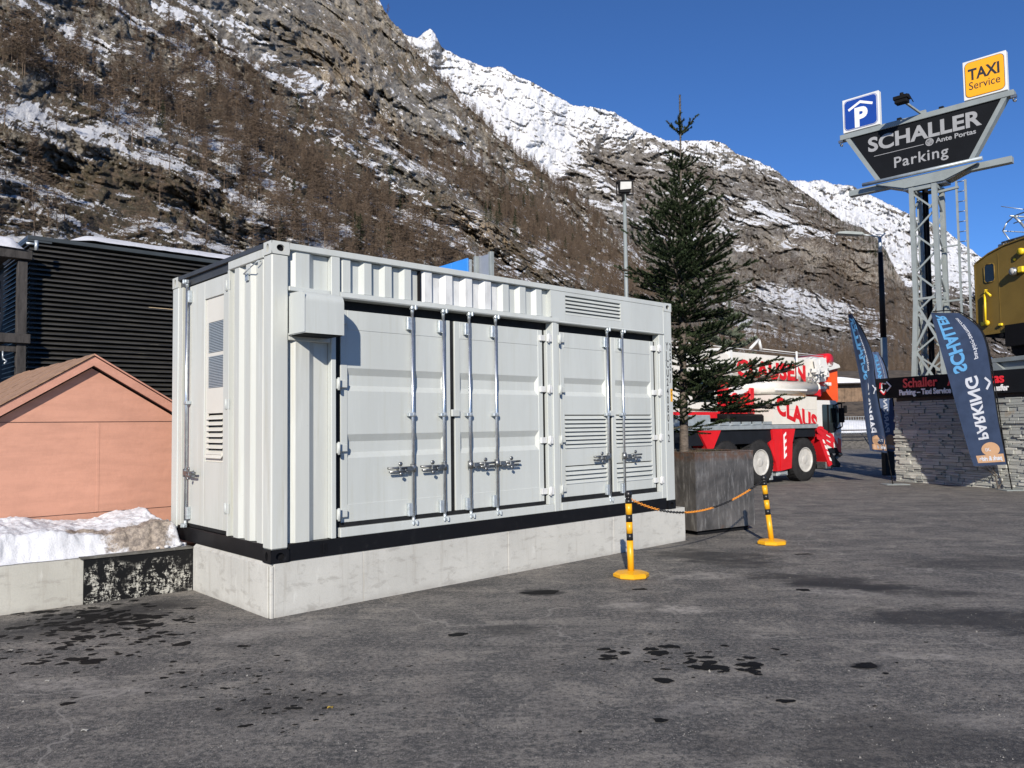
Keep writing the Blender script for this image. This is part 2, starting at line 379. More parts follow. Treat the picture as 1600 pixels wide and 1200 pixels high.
def mat_asphalt():
    m, nt, bs = newmat('worn_asphalt'); n = N(nt)
    v = n.co()
    big = n.noise(v, .42, 5, .6, .4); mid = n.noise(v, 1.7, 8, .72, .3); fine = n.noise(v, 28, 5, .8); grit = n.noise(v, 120, 3, .8)
    col = n.mix(n.ramp(big, .3, .7), (.130, .120, .108), (.200, .183, .160))
    col = n.mix(n.math('MULTIPLY', n.ramp(mid, .54, .42), .75), col, (.062, .060, .058))
    dust = n.ramp(n.noise(v, 2.3, 10, .84, .5), .50, .58)
    col = n.mix(n.math('MULTIPLY', dust, .7), col, (.30, .272, .23))
    streak = n.noise(n.co(scale=(.35, 1.5, 1), rot=(0, 0, .25)), 2.2, 8, .78)
    col = n.mix(n.math('MULTIPLY', n.ramp(streak, .48, .56), .68), col, (.060, .057, .055))
    s3 = n.noise(n.co(scale=(1.3, .4, 1), rot=(0, 0, .6)), 1.3, 9, .8)
    col = n.mix(n.math('MULTIPLY', n.ramp(s3, .50, .62), .4), col, (.19, .165, .14))
    col = n.mix(n.math('MULTIPLY', n.ramp(fine, .50, .62), .7), col, (.27, .25, .22))
    col = n.mix(n.math('MULTIPLY', n.ramp(fine, .49, .38), .85), col, (.030, .036, .035))
    col = n.mix(n.math('MULTIPLY', n.ramp(grit, .55, .66), .75), col, (.42, .40, .37))
    col = n.mix(n.math('MULTIPLY', n.ramp(grit, .48, .34), .6), col, (.03, .03, .03))
    wv = n.nt.nodes.new('ShaderNodeVectorMath'); wv.operation = 'ADD'; nn = n.nt.nodes.new('ShaderNodeTexNoise'); nn.inputs['Scale'].default_value = 1.3; nn.inputs['Detail'].default_value = 6; n.nt.links.new(v, nn.inputs['Vector'])
    n.nt.links.new(v, wv.inputs[0]); n.nt.links.new(nn.outputs['Color'], wv.inputs[1])
    crk = n.voro(wv.outputs[0], .42, 'DISTANCE_TO_EDGE'); cm = n.math('MULTIPLY', n.ramp(crk, .006, .002), n.ramp(n.noise(v, .5, 2), .46, .52))
    col = n.mix(n.math('MULTIPLY', cm, .6), col, (.30, .28, .25))
    # soft dark patches, some of them damp, and pale dusty ones where the photo has them
    s_ = n.sep(v)
    dis = n.math('MULTIPLY', n.math('SUBTRACT', n.noise(n.co(scale=(.7, 1.4, 1)), 2.4, 9, .78), .5), 6.5)
    fine2 = n.noise(v, 9, 7, .8)
    for (u, w, rx, ry, ang, amt, kind) in GROUND_TONES:
        gx, gy = gnd(u, w)
        ca, sa = math.cos(ang), math.sin(ang)
        dx = n.math('SUBTRACT', s_[0], gx); dy = n.math('SUBTRACT', s_[1], gy)
        ex = n.math('DIVIDE', n.math('ADD', n.math('MULTIPLY', dx, ca), n.math('MULTIPLY', dy, sa)), rx)
        ey = n.math('DIVIDE', n.math('SUBTRACT', n.math('MULTIPLY', dy, ca), n.math('MULTIPLY', dx, sa)), ry)
        rr = n.math('ADD', n.math('ADD', n.math('MULTIPLY', ex, ex), n.math('MULTIPLY', ey, ey)), dis)
        f = n.math('MULTIPLY', n.ramp(rr, 1.5, .2), amt)
        if kind == 'l': f = n.math('MINIMUM', 1.0, n.math('MULTIPLY', f, n.ramp(fine2, .40, .56)))
        col = n.mix(f, col, (.022, .021, .021) if kind == 'd' else (.40, .37, .33))
    n.lk(col, bs.inputs['Base Color'])
    n.lk(n.math('ADD', .70, n.math('MULTIPLY', fine, .2)), bs.inputs['Roughness'])
    bs.inputs['Specular IOR Level'].default_value = .35
    h = n.math('ADD', n.math('MULTIPLY', fine, .6), n.math('ADD', n.math('MULTIPLY', grit, .5), n.math('MULTIPLY', mid, .8)))
    n.lk(n.bump(h, .8, .015), bs.inputs['Normal'])
    return m
GROUND_TONES = [(845, 926, .23, .16, 0, .85, 'd'), (1110, 868, .75, .45, -.5, .75, 'd'), (1150, 880, .5, .3, -.4, .6, 'd'), (1290, 908, .9, .35, -.5, .8, 'd'), (1370, 920, .9, .3, -.4, .7, 'd'),
          (1560, 970, 1.1, .45, -.25, .8, 'd'), (1590, 880, 1.6, .5, -.1, .5, 'd'), (140, 965, 1.0, .3, .5, .7, 'd'), (90, 985, .6, .28, .4, .6, 'd'), (210, 950, .6, .25, .6, .6, 'd'),
          (800, 985, .35, .2, 0, .5, 'd'), (1352, 1041, .11, .07, 0, .9, 'd'), (450, 1100, .5, .25, .2, .35, 'd'), (1400, 1160, .9, .4, 0, .45, 'd'), (700, 920, .8, .2, .7, .35, 'd'),
          (1070, 953, .22, .17, 0, .7, 'l'), (1300, 925, .5, .17, -.3, .5, 'l'), (980, 945, .25, .12, .2, .5, 'l'), (1110, 900, .35, .2, 0, .4, 'l'), (110, 1070, .35, .13, .1, .5, 'l'), (185, 1080, .3, .12, .1, .4, 'l'),
          (1000, 1020, .3, .12, 0, .35, 'l'), (1450, 1025, .3, .08, -.2, .45, 'l'), (430, 985, .7, .16, .6, .35, 'l'), (1100, 1105, .3, .1, .3, .3, 'l'), (1540, 1130, .3, .15, 0, .25, 'l')]
M['asphalt'] = mat_asphalt()
# ------------------------------------------------------------------ numpy noise
def _hash(ix, iy, seed):
    h = (ix.astype(np.int64)*374761393 + iy.astype(np.int64)*668265263 + seed*1442695041) & 0xffffffff
    h = ((h ^ (h >> 13))*1274126177) & 0xffffffff
    return (h ^ (h >> 16)) & 0xffff
_ang = np.arange(65536)*(2*np.pi/65536)
_gx, _gy = np.cos(_ang).astype(np.float32), np.sin(_ang).astype(np.float32)
def gn(x, y, seed=0):
    xi = np.floor(x); yi = np.floor(y); xf = (x-xi).astype(np.float32); yf = (y-yi).astype(np.float32)
    u = xf*xf*xf*(xf*(xf*6-15)+10); v = yf*yf*yf*(yf*(yf*6-15)+10)
    def g(dx, dy):
        h = _hash(xi+dx, yi+dy, seed); return _gx[h]*(xf-dx)+_gy[h]*(yf-dy)
    a = g(0, 0); b = g(1, 0); c = g(0, 1); d = g(1, 1)
    return (a+(b-a)*u + (c+(d-c)*u - a-(b-a)*u)*v)*1.5
def fbm(x, y, octs, seed=0, gain=.5, ridged=False):
    r = 0; a = 1; t = 0
    for o in range(octs):
        v = gn(x*2**o, y*2**o, seed+o*17)
        if ridged: v = 1-2*np.abs(v)
        r = r+a*v; t += a; a *= gain
    return r/t
def facet(x, y, seed=0, tilt=1.0):
    """broken-rock relief: every cell of a jittered grid is a tilted plane"""
    xi, yi = np.floor(x), np.floor(y); bd = np.full(np.shape(x), 9., np.float32); bv = np.zeros_like(bd)
    for dx in (-1, 0, 1):
        for dy in (-1, 0, 1):
            cx, cy = xi+dx, yi+dy; h1 = _hash(cx, cy, seed)/65536.; h2 = _hash(cx, cy, seed+7)/65536.; h3 = _hash(cx, cy, seed+13)
            px_, py_ = x-cx-h1, y-cy-h2; d = px_*px_+py_*py_; val = (h3/65536.-.5)+tilt*(px_*_gx[h3]+py_*_gy[(h3*31) & 65535])
            k = d < bd; bd = np.where(k, d, bd); bv = np.where(k, val, bv)
    return bv
def sst(x, a, b):
    t = np.clip((x-a)/(b-a), 0, 1); return t*t*(3-2*t)
def pxdir(px_u, px_v):
    """arrays of pixel coords (1600 wide) -> azimuth, tan(elevation) about the viewpoint"""
    X = (np.asarray(px_u, float)-800)/FPX; U = -(np.asarray(px_v, float)-600)/FPX
    d = np.array(FW)[:, None]+np.array(RT)[:, None]*X.ravel()+np.array(UP)[:, None]*U.ravel()
    return np.arctan2(d[0], d[1]), d[2]/np.hypot(d[0], d[1])
def to_px(az, te):
    d = np.stack([np.sin(az), np.cos(az), te]); w = np.tensordot(np.array(FW), d, 1)
    return 800+FPX*np.tensordot(np.array(RT), d, 1)/w, 600-FPX*np.tensordot(np.array(UP), d, 1)/w
def blobs(U, V, lst):
    r = np.zeros(U.shape, np.float32)
    for (cx, cy, rx, ry, ang, amt) in lst:
        ca, sa = math.cos(math.radians(ang)), math.sin(math.radians(ang))
        dx, dy = U-cx, V-cy; a = (dx*ca+dy*sa)/rx; b = (dy*ca-dx*sa)/ry
        r += amt*np.exp(-(a*a+b*b))
    return r
def grid_faces(R, C):
    i = np.arange(R*C).reshape(R, C)
    return np.stack([i[:-1, :-1], i[:-1, 1:], i[1:, 1:], i[1:, :-1]], -1).reshape(-1, 4)
def normals(P):
    du = np.gradient(P, axis=1); dv = np.gradient(P, axis=0)
    n = np.cross(du, dv); n /= np.linalg.norm(n, axis=-1, keepdims=True)+1e-9
    return n*np.sign(n[..., 2:3]+1e-9)
def blur(a, k):
    for ax in (0, 1):
        for _ in range(2):
            c = np.cumsum(np.insert(np.take(a, np.clip(np.arange(-k, a.shape[ax]+k), 0, a.shape[ax]-1), axis=ax), 0, 0, axis=ax), axis=ax)
            n = a.shape[ax]
            a = (np.take(c, np.arange(2*k+1, 2*k+1+n), axis=ax)-np.take(c, np.arange(0, n), axis=ax))/(2*k+1)
    return a
def mat_mountain(name, rock1, rock2, ochre, veg1, veg2, sc, bd=2.5):
    m, nt, bs = newmat(name); n = N(nt)
    at = nt.nodes.new('ShaderNodeAttribute'); at.attribute_name = 'grain'; v = at.outputs['Vector']
    mp = nt.nodes.new('ShaderNodeMapping'); mp.inputs['Scale'].default_value = (.45, 1.5, 1); nt.links.new(v, mp.inputs[0]); vs_ = mp.outputs[0]
    a = n.noise(v, sc, 8, .70, .4); b = n.noise(vs_, sc*2.2, 9, .74, .5); fine = n.noise(v, sc*9, 6, .75)
    crack = n.voro(vs_, sc*4.5, 'DISTANCE_TO_EDGE')
    col = n.mix(n.ramp(a, .36, .66), rock1, rock2)
    col = n.mix(n.math('MULTIPLY', n.ramp(b, .50, .66), .75), col, tuple(x*.33 for x in rock1))
    col = n.mix(n.math('MULTIPLY', n.ramp(b, .46, .30), .5), col, tuple(min(1, x*1.45) for x in rock2))
    col = n.mix(n.math('MULTIPLY', n.attr('ochre'), n.ramp(fine, .3, .55)), col, ochre)
    vc = n.mix(n.ramp(n.noise(v, sc*2, 6, .7), .4, .62), veg1, veg2)
    vm = n.ramp(n.math('ADD', n.attr('veg'), n.math('MULTIPLY', n.math('SUBTRACT', n.noise(v, sc*5, 7, .75), .5), 1.8)), .38, .60)
    col = n.mix(n.math('MULTIPLY', vm, .85), col, vc)
    col = n.mix(n.math('MULTIPLY', n.ramp(fine, .5, .66), .5), col, (.03, .027, .022))
    col = n.mix(n.math('MULTIPLY', n.ramp(fine, .46, .30), .3), col, tuple(min(1, x*1.4) for x in rock2))
    sn = n.ramp(n.math('ADD', n.attr('snow'), n.math('MULTIPLY', n.math('SUBTRACT', n.noise(vs_, sc*6, 8, .78, .3), .5), 1.15)), .47, .54)
    col = n.mix(sn, col, (.74, .75, .77))
    n.lk(col, bs.inputs['Base Color']); bs.inputs['Roughness'].default_value = .9; bs.inputs['Specular IOR Level'].default_value = .15
    h = n.math('ADD', n.math('MULTIPLY', b, 1.0), n.math('MULTIPLY', fine, .35))
    n.lk(n.bump(h, .9, bd), bs.inputs['Normal'])
    return m
def terrace(z, per, k):
    t = z/per; f = t-np.floor(t)
    return per*(np.floor(t)+sst(f, .5-k, .5+k))-z

# --- near valley wall (left): a steep slope striking away to the right
PHI, TB, BB = math.radians(21.3), 1.04, 125.
def add_attrs(me, lst, tc):
    for nm, arr in lst:
        a = me.attributes.new(nm, 'FLOAT', 'POINT'); a.data.foreach_set('value', np.concatenate([arr, arr[-1:]], 0).astype(np.float32).ravel())
    t3 = np.stack([tc[0], tc[1], tc[2]], -1); t3 = np.concatenate([t3, t3[-1:]], 0).astype(np.float32)
    a = me.attributes.new('grain', 'FLOAT_VECTOR', 'POINT'); a.data.foreach_set('vector', t3.ravel())
def near_wall():
    C, R = 1020, 580
    az = np.linspace(math.radians(-40), math.radians(20.3), C)[None, :]
    xs, ys = zip((-400, -900), (200, -420), (480, -170), (560, -48), (585, -10), (600, 15), (625, 45), (655, 85), (690, 125), (720, 155), (760, 198), (800, 232), (850, 272), (900, 308), (950, 352), (985, 385), (1020, 425), (1080, 478), (1150, 545), (1230, 610), (1300, 640))
    sa, st = pxdir(xs, ys)
    top = np.interp(az[0], sa, st)
    top = top+.009*fbm(az[0]*45, az[0]*0+3.3, 5, 5)+.003*np.abs(gn(az[0]*300, az[0]*0, 9))
    top = top[None, :]
    lo = -.012
    t = (np.linspace(0, 1, R)[:, None])
    te = lo+(np.minimum(top, .86)-lo)*t
    sn = np.sin(PHI-az)
    q_ = sn-te/TB; D = BB/(.5*(q_+np.sqrt(q_*q_+.075**2)))
    D = 1/(1/D+1/1500.)
    U, V = to_px(az+0*te, te)
    r = np.hypot(1320-U, 720-V); th = np.arctan2(720-V, 1320-U)
    s0, n0 = -np.log(r/800)*800, th*800
    w1 = fbm(s0/230, n0/150, 4, 11); w2 = fbm(s0/120, n0/80, 5, 12)
    s = s0+40*w1; n = n0+26*w1+9*w2
    cliff = np.clip(.50+1.1*fbm(s0/210, n0/120, 3, 71)+blobs(U, V, [(520, 60, 150, 60, 30, .7), (600, 190, 160, 50, 35, .7), (110, 245, 110, 28, 5, .7), (640, 330, 130, 40, 35, .7), (180, 20, 140, 50, 30, .3), (760, 270, 120, 30, 40, .5),
            (420, 275, 120, 40, 30, -.5), (200, 180, 120, 40, 15, -.5)]), .10, 1.3)
    T = .40*terrace(n, 74, .16)+.45*terrace(n+14*fbm(s/40, n/30, 3, 41), 27, .16)+.45*terrace(n+7*fbm(s/14, n/10, 3, 43), 10, .18)
    g = .0030
    rg = fbm(s/105, n/85, 5, 21, .55, True); rg2 = fbm(s/34+.4*rg, n/26, 4, 51, .6, True); rg3 = fbm(s/11, n/9, 3, 61, .6, True)
    edge = sst(t, 1.0, .975)*sst(t, 0, .03)
    disp = g*T*np.minimum(cliff*1.15, 1.1)+(.050*w1+.019*rg*(.4+cliff)+.006*rg2*(.35+cliff)+.0030*rg3*(.5+cliff)+(.015*facet(s/60, n/26, 301)+.0085*facet(s/25, n/11, 302)+.0045*facet(s/11, n/5, 303)+.0022*facet(s/5, n/2.6, 304))*(.25+cliff))
    D2 = np.maximum(D*np.exp(disp), 60)
    P = np.stack([D2*np.sin(az), D2*np.cos(az), D2*te+CAMZ], -1)
    nr = normals(P); nz = nr[..., 2]; nzb = blur(nz, 2)
    bias = blobs(U, V, [(215, 205, 70, 24, 14, .62), (30, 175, 55, 18, 15, .55), (380, 255, 90, 20, 30, .45), (440, 335, 110, 28, 28, .5), (280, 75, 190, 9, 33, .6), (330, 60, 150, 7, 33, .5), (60, 70, 130, 10, 30, .5), (130, 115, 120, 8, 28, .45), (350, 130, 120, 7, 33, .4), (20, 250, 60, 10, 25, .3), (80, 330, 60, 26, 30, .42), (350, 30, 90, 12, 35, .3),
        (620, 225, 110, 8, 38, .3), (565, 245, 100, 9, 38, .45), (490, 125, 80, 8, 30, .3), (640, 55, 40, 10, 60, .3), (160, 270, 130, 22, 10, -.3), (500, 60, 110, 50, 10, -.35), (760, 330, 160, 60, 40, -.12), (300, 150, 110, 30, 30, -.2), (230, 320, 150, 30, 10, -.2),
        (340, 370, 60, 20, 20, .1), (420, 140, 60, 20, 30, -.2), (250, 135, 60, 10, 25, .3), (120, 45, 60, 8, 30, .3), (880, 330, 60, 8, 40, .3), (1000, 400, 50, 8, 35, .3)])
    streak = .85*fbm(s/80, n/9, 6, 81, .66)+.65*fbm(s/26, n/3.6, 4, 83)
    sn_ = -.065+.46*sst(nz, .42, .85)+.18*sst(nzb, .5, .8)+.60*streak+bias*.78
    veg = .31+.5*fbm(s/90, n/45, 5, 91)+blobs(U, V, [(260, 300, 240, 45, 8, .4), (650, 370, 300, 60, 40, .3), (900, 400, 150, 60, 35, .3)])-.45*(cliff-.5)+.30*sst(nz, .45, .8)
    och = np.clip(blobs(U, V, [(480, 225, 60, 16, 25, 1.0), (100, 250, 60, 22, 5, .35), (730, 350, 45, 22, 40, .7), (800, 380, 70, 20, 30, .6), (300, 40, 40, 12, 30, .4), (520, 100, 80, 60, 0, .3), (950, 420, 60, 20, 0, .6), (600, 200, 60, 20, 30, .4)])*(.55+1.1*fbm(s/28, n/16, 4, 95)), 0, 1)
    back = P[-1:].copy(); back[..., 0] -= 300*math.cos(PHI); back[..., 1] += 300*math.sin(PHI)+200; back[..., 2] = -60
    Pf = np.concatenate([P, back], 0)
    me = np_mesh('near_slope', Pf.reshape(-1, 3), grid_faces(R+1, C), True)
    add_attrs(me, (('snow', sn_), ('veg', veg), ('ochre', och)), (s, n, 60*rg))
    mt = mat_mountain('valley_wall_rock', (.135, .120, .098), (.34, .31, .26), (.54, .38, .22), (.062, .052, .028), (.155, .108, .068), .05)
    link_mesh('hillside', me, mt, kind='structure')
    return dict(P=P, U=U, V=V, nz=nzb, D=D2, cliff=cliff, s=s0, n=n0, z=P[..., 2], R=R, C=C)
NW = near_wall()

# --- mid and far mountains
def far_mountain(name, sky_pts, az0, az1, D0, D1, C, R, seed, snowline, snow_w, mt, bias_s=(), bias_v=(), bias_o=(), amp=1., pw=1.3, dip=18, bulge=(), fs=1.0, rockband=.0):
    az = np.linspace(math.radians(az0), math.radians(az1), C)[None, :]
    sa, st = pxdir(*zip(*sky_pts)); top = np.interp(az[0], sa, st)
    top = top+.0026*fbm(az[0]*90, az[0]*0+seed, 5, seed, .65)+.0016*np.abs(gn(az[0]*260, az[0]*0, seed+1))
    top = top[None, :]
    t = np.linspace(0, 1, R)[:, None]; lo = -.004
    te = lo+(top-lo)*t
    U, V = to_px(az+0*te, te)
    D = D0+(D1-D0)*np.maximum(t, 0)**pw
    cd, sd = math.cos(math.radians(dip)), math.sin(math.radians(dip))
    s0, n0 = (U*cd+V*sd)/fs, (U*sd-V*cd)/fs
    w1 = fbm(s0/190, n0/130, 4, seed+3); w2 = fbm(s0/90, n0/60, 5, seed+4)
    s, n = s0+36*w1, n0+26*w1+9*w2
    gully = fbm((s0+.35*n0)/75+.6*w1, n0/170, 5, seed+5, .55, True)
    T = .08*terrace(n, 46, .2)+.20*terrace(n+22*fbm(s/26, n/20, 3, seed+8), 17, .18)+.36*terrace(n+6*fbm(s/10, n/8, 3, seed+9), 7, .2)
    g = np.clip(np.gradient(np.log(D), axis=0)/np.maximum(np.abs(np.gradient(V, axis=0)), .1), 0, .012)
    rg = fbm(s/60, n/48, 5, seed+12, .58, True); rg2 = fbm(s/19, n/15, 4, seed+13, .6, True); rg3 = fbm(s/7, n/6, 3, seed+14, .6, True)
    edge = sst(t, 1, .985)*.9+.1
    disp = amp*(.9*g*T+.055*w1+.045*gully+.020*rg+.006*rg2+.003*rg3+(1-.55*sst(V, np.interp(U, [p[0] for p in snowline], [p[1] for p in snowline])+30, np.interp(U, [p[0] for p in snowline], [p[1] for p in snowline])-30))*(.017*facet(s/42, n/20, seed+51)+.010*facet(s/17, n/8, seed+52)+.005*facet(s/8, n/4, seed+53)))+blobs(U, V, bulge)
    D2 = D*np.exp(disp*sst(t, -.02, .06))
    P = np.stack([D2*np.sin(az), D2*np.cos(az), D2*te+CAMZ], -1)
    nr = normals(P); nz = nr[..., 2]
    sl = np.interp(U, [p[0] for p in snowline], [p[1] for p in snowline])
    sn_ = -.035+.66*sst(V, sl+snow_w, sl-snow_w)+.50*(sst(nz, .30, .80)-.25)+.58*fbm(s/60, n/8, 6, seed+21, .64)+.42*fbm(s/22, n/3.4, 4, seed+22)-.8*np.clip(fbm(s/70, n/9, 5, seed+23)-.06, 0, 1)*rockband+blobs(U, V, bias_s)
    veg = .32+.5*fbm(s/80, n/50, 5, seed+31)+blobs(U, V, bias_v)-.5*sst(V, sl+30, sl-30)
    och = np.clip(blobs(U, V, bias_o)*(.55+1.1*fbm(s/30, n/20, 4, seed+41)), 0, 1)
    back = P[-1:].copy(); back[..., 1] += D1*.4; back[..., 2] = -100
    Pf = np.concatenate([P, back], 0)
    me = np_mesh(name, Pf.reshape(-1, 3), grid_faces(R+1, C), True)
    add_attrs(me, (('snow', sn_), ('veg', veg), ('ochre', och)), (s*fs, n*fs, 60*rg))
    link_mesh('mountain', me, mt, kind='structure')
    return dict(P=P, U=U, V=V, nz=nz, sn=sn_)
mtm = mat_mountain('mid_mountain_rock', (.135, .122, .108), (.325, .300, .265), (.42, .365, .29), (.080, .062, .048), (.125, .096, .072), .05, 7)
MM = far_mountain('mid_mountain', [(500, 60), (600, 62), (628, 52), (652, 60), (664, 50), (672, 44), (680, 54), (690, 74), (720, 90), (760, 106), (785, 104), (800, 116), (830, 128), (862, 146), (895, 165), (930, 168), (960, 176), (990, 195), (1010, 206), (1040, 220), (1085, 220), (1115, 220), (1130, 224), (1150, 240), (1185, 252), (1215, 268), (1240, 290), (1262, 304), (1290, 326), (1315, 345), (1340, 352), (1365, 368), (1385, 392), (1400, 425), (1420, 455), (1450, 478), (1490, 505), (1530, 535), (1600, 560), (1750, 600), (2000, 640)],
    -14, 44, 260, 2300, 940, 380, 101,
    [(600, 330), (760, 300), (850, 290), (930, 215), (1000, 225), (1080, 228), (1160, 245), (1220, 262), (1300, 300), (1600, 300)], 26, mtm,
    bias_s=[(900, 330, 60, 20, 40, .5), (950, 300, 120, 12, 45, .3), (1110, 250, 70, 12, 5, .25), (1160, 350, 70, 10, -12, .35), (1230, 345, 90, 8, 20, .55), (1150, 390, 60, 5, -10, .3), (1290, 480, 130, 14, 12, .62), (1190, 520, 60, 9, 15, .5), (1240, 460, 60, 12, 10, .4), (1350, 520, 120, 10, 15, .4), (860, 260, 40, 90, -30, .3),
            (1330, 430, 60, 50, 0, -.25), (1200, 420, 120, 30, 0, -.2), (1450, 540, 120, 40, 10, -.2), (1450, 440, 50, 60, 10, .1), (1100, 300, 80, 30, 0, .08)],
    bias_v=[(1280, 360, 60, 20, 25, .3), (1320, 450, 120, 40, 30, .35), (1480, 540, 130, 50, 10, .45), (1000, 280, 90, 25, 0, .15)],
    bias_o=[(1270, 390, 80, 30, 20, 1.4), (1370, 440, 80, 28, 25, 2.2), (1440, 520, 100, 32, 20, 2.2), (1180, 420, 60, 30, 0, .5), (1340, 380, 40, 20, 20, .5), (675, 62, 22, 14, 0, 1.0), (1140, 240, 25, 10, 20, .8), (1270, 520, 60, 20, 0, .35), (960, 260, 60, 15, 0, .3)],
    bulge=[(1330, 410, 110, 70, 10, -.10)], rockband=1.1)
mtf = mat_mountain('far_mountain_rock', (.15, .135, .12), (.22, .20, .18), (.3, .25, .2), (.12, .10, .08), (.12, .10, .08), .06, 14)
far_mountain('far_mountain', [(1100, 330), (1200, 300), (1235, 282), (1262, 284), (1285, 280), (1300, 288), (1330, 290), (1352, 302), (1375, 312), (1420, 335), (1450, 345), (1480, 362), (1500, 378), (1520, 392), (1545, 412), (1570, 440), (1620, 480), (1800, 560), (2100, 620)],
    14, 46, 1500, 5200, 520, 200, 301,
    [(1200, 420), (1450, 440), (1600, 470)], 40, mtf, dip=25, rockband=1.6, fs=.8, bias_s=[(1300, 340, 60, 30, 20, .3), (1500, 410, 60, 30, 20, .3), (1440, 340, 60, 14, 25, -.2)], bias_v=[(1500, 500, 120, 40, 0, .5)], bias_o=[(1470, 365, 60, 12, 25, .4)])

# ------------------------------------------------------------------ larches and spruces on the slopes
def mat_tree(name, c1, c2, sc=.6):
    m, nt, bs = newmat(name); n = N(nt)
    oi = nt.nodes.new('ShaderNodeObjectInfo').outputs['Random']
    f = n.noise(n.co(), sc, 4, .6)
    n.lk(n.mix(n.math('MULTIPLY', n.math('ADD', f, oi), .5), c1, c2), bs.inputs['Base Color'])
    bs.inputs['Roughness'].default_value = .9; bs.inputs['Specular IOR Level'].default_value = .1
    return m
M['larch'] = mat_tree('bare_larch_twigs', (.085, .064, .048), (.21, .155, .112))
M['spruce'] = mat_tree('far_spruce_needles', (.022, .030, .016), (.050, .055, .030))
def tri_tree(seed, h, n_br, n_tw, rad, thick, droop, base):
    r = np.random.RandomState(seed); V = []; F = []
    def tri(a, b, w):
        d = b-a; s = np.cross(d, r.normal(size=3)); s /= np.linalg.norm(s)+1e-9
        i = len(V); V.extend([a-s*w, a+s*w, b]); F.append((i, i+1, i+2))
    for k in range(5):
        a0, a1 = 2*np.pi*k/5, 2*np.pi*(k+1)/5
        i = len(V); V.extend([np.array([np.cos(a0)*.13, np.sin(a0)*.13, -1.]), np.array([np.cos(a1)*.13, np.sin(a1)*.13, -1.]), np.array([0, 0, h])]); F.append((i, i+1, i+2))
    for b in range(n_br):
        t = base+(1-base)*(b+.5)/n_br; z = h*t; ang = r.rand()*2*np.pi
        L = rad*(1-t)**.75*(.55+.6*r.rand())+.25
        d = np.array([np.cos(ang), np.sin(ang), .15])
        p0 = np.array([0, 0, z]); p1 = p0+d*L; p1[2] -= droop*L*.5
        tri(p0, p1, thick*1.3)
        for q in range(n_tw):
            f = r.rand()**.7; a = p0+(p1-p0)*f
            e = a+r.normal(size=3)*np.array([.32, .32, .22])*(.6+.6*L*.5)
            e[2] -= droop*.35*r.rand()
            tri(a, e, thick)
    return np_mesh('larch', V, F)
larch_meshes = [tri_tree(s, 14, 50, 30, 4.1, .042, .12, .22) for s in (1, 2, 3)]
for mm_ in larch_meshes: mm_.materials.append(M['larch'])
spruce_meshes = [tri_tree(s, 15, 60, 16, 2.9, .12, .7, .06) for s in (11, 12)]
for mm_ in spruce_meshes: mm_.materials.append(M['spruce'])
def forest():
    P, U, V, nz, D, cl = NW['P'], NW['U'], NW['V'], NW['nz'], NW['D'], NW['cliff']
    dens = .10+blobs(U, V, [(120, 150, 150, 34, 25, .55), (350, 205, 190, 34, 30, .9), (560, 330, 230, 34, 33, 1.0), (430, 170, 170, 22, 32, .7), (650, 255, 200, 20, 38, .9), (820, 345, 200, 34, 36, 1.1), (760, 190, 160, 9, 43, 1.2), (900, 310, 120, 12, 40, 1.1),
        (300, 120, 130, 18, 30, .4), (950, 420, 130, 40, 40, .4), (480, 380, 120, 30, 25, .5), (640, 20, 60, 14, 60, .9), (40, 100, 90, 30, 20, .4), (380, 300, 60, 30, 20, .5), (600, 410, 200, 40, 20, .45), (700, 330, 140, 30, 40, -.7), (850, 400, 100, 24, 35, -.5),
        (500, 80, 130, 45, 20, -.8), (600, 160, 120, 28, 35, -.7), (480, 225, 60, 18, 25, -.8), (120, 250, 110, 24, 5, -.3), (720, 320, 60, 30, 40, -.6), (250, 330, 200, 25, 5, -.12)])
    dens *= (.55+1.1*np.clip(fbm(NW['s']/60, NW['n']/40, 3, 200)+.45, 0, 1))
    dens *= sst(nz, .15, .45)
    # area per cell so that density is per ground area, capped so far belts stay affordable
    pr = np.clip(dens, 0, 2)*np.clip((D/300)**1.25, .5, 4)*.0165
    pr[NW['z'] < 4] = 0; pr[V > 470] = 0; pr[:, (U[0] < -120)] = 0; pr[V < -60] = 0
    sel = RNG.rand(*pr.shape) < pr
    pts = P[sel]; uu = U[sel]; vv = V[sel]; dd = D[sel]
    dark = RNG.rand(len(pts)) < (.012+.35*blobs(uu, vv, [(765, 375, 30, 45, 0, 1), (640, 290, 25, 20, 0, .6), (700, 20, 60, 25, 60, .5), (330, 55, 15, 20, 0, .5), (560, 390, 20, 20, 0, .5), (820, 300, 20, 30, 30, .5)]))
    return pts, uu, vv, dd, dark
fp, fu, fv, fd, fdark = forest()
def hide_behind_container(u, v): return (u > 270) & (u < 1045) & (v > 470)
print('FOREST', len(fp), 'dark', fdark.sum())
order = np.argsort(fd)
vis = [i for i in order if 0 < fu[i] < 1000 and fv[i] > 10 and fv[i] < (385 if fu[i] > 400 else 360) and not fdark[i]]
single = vis[:300]
LG = 'bare larches on the near mountainside'
for k, i in enumerate(single):
    o = bpy.data.objects.new('larch_tree', larch_meshes[k % 3]); COL.objects.link(o)
    o.location = fp[i]; s = RNG.uniform(.5, 1.2); o.scale = (s*1.05, s*1.05, s); o.rotation_euler = (0, 0, RNG.rand()*6.28)
    tag(o, 'bare brown larch standing on the snowy lower slope of the near mountainside', 'tree', LG)
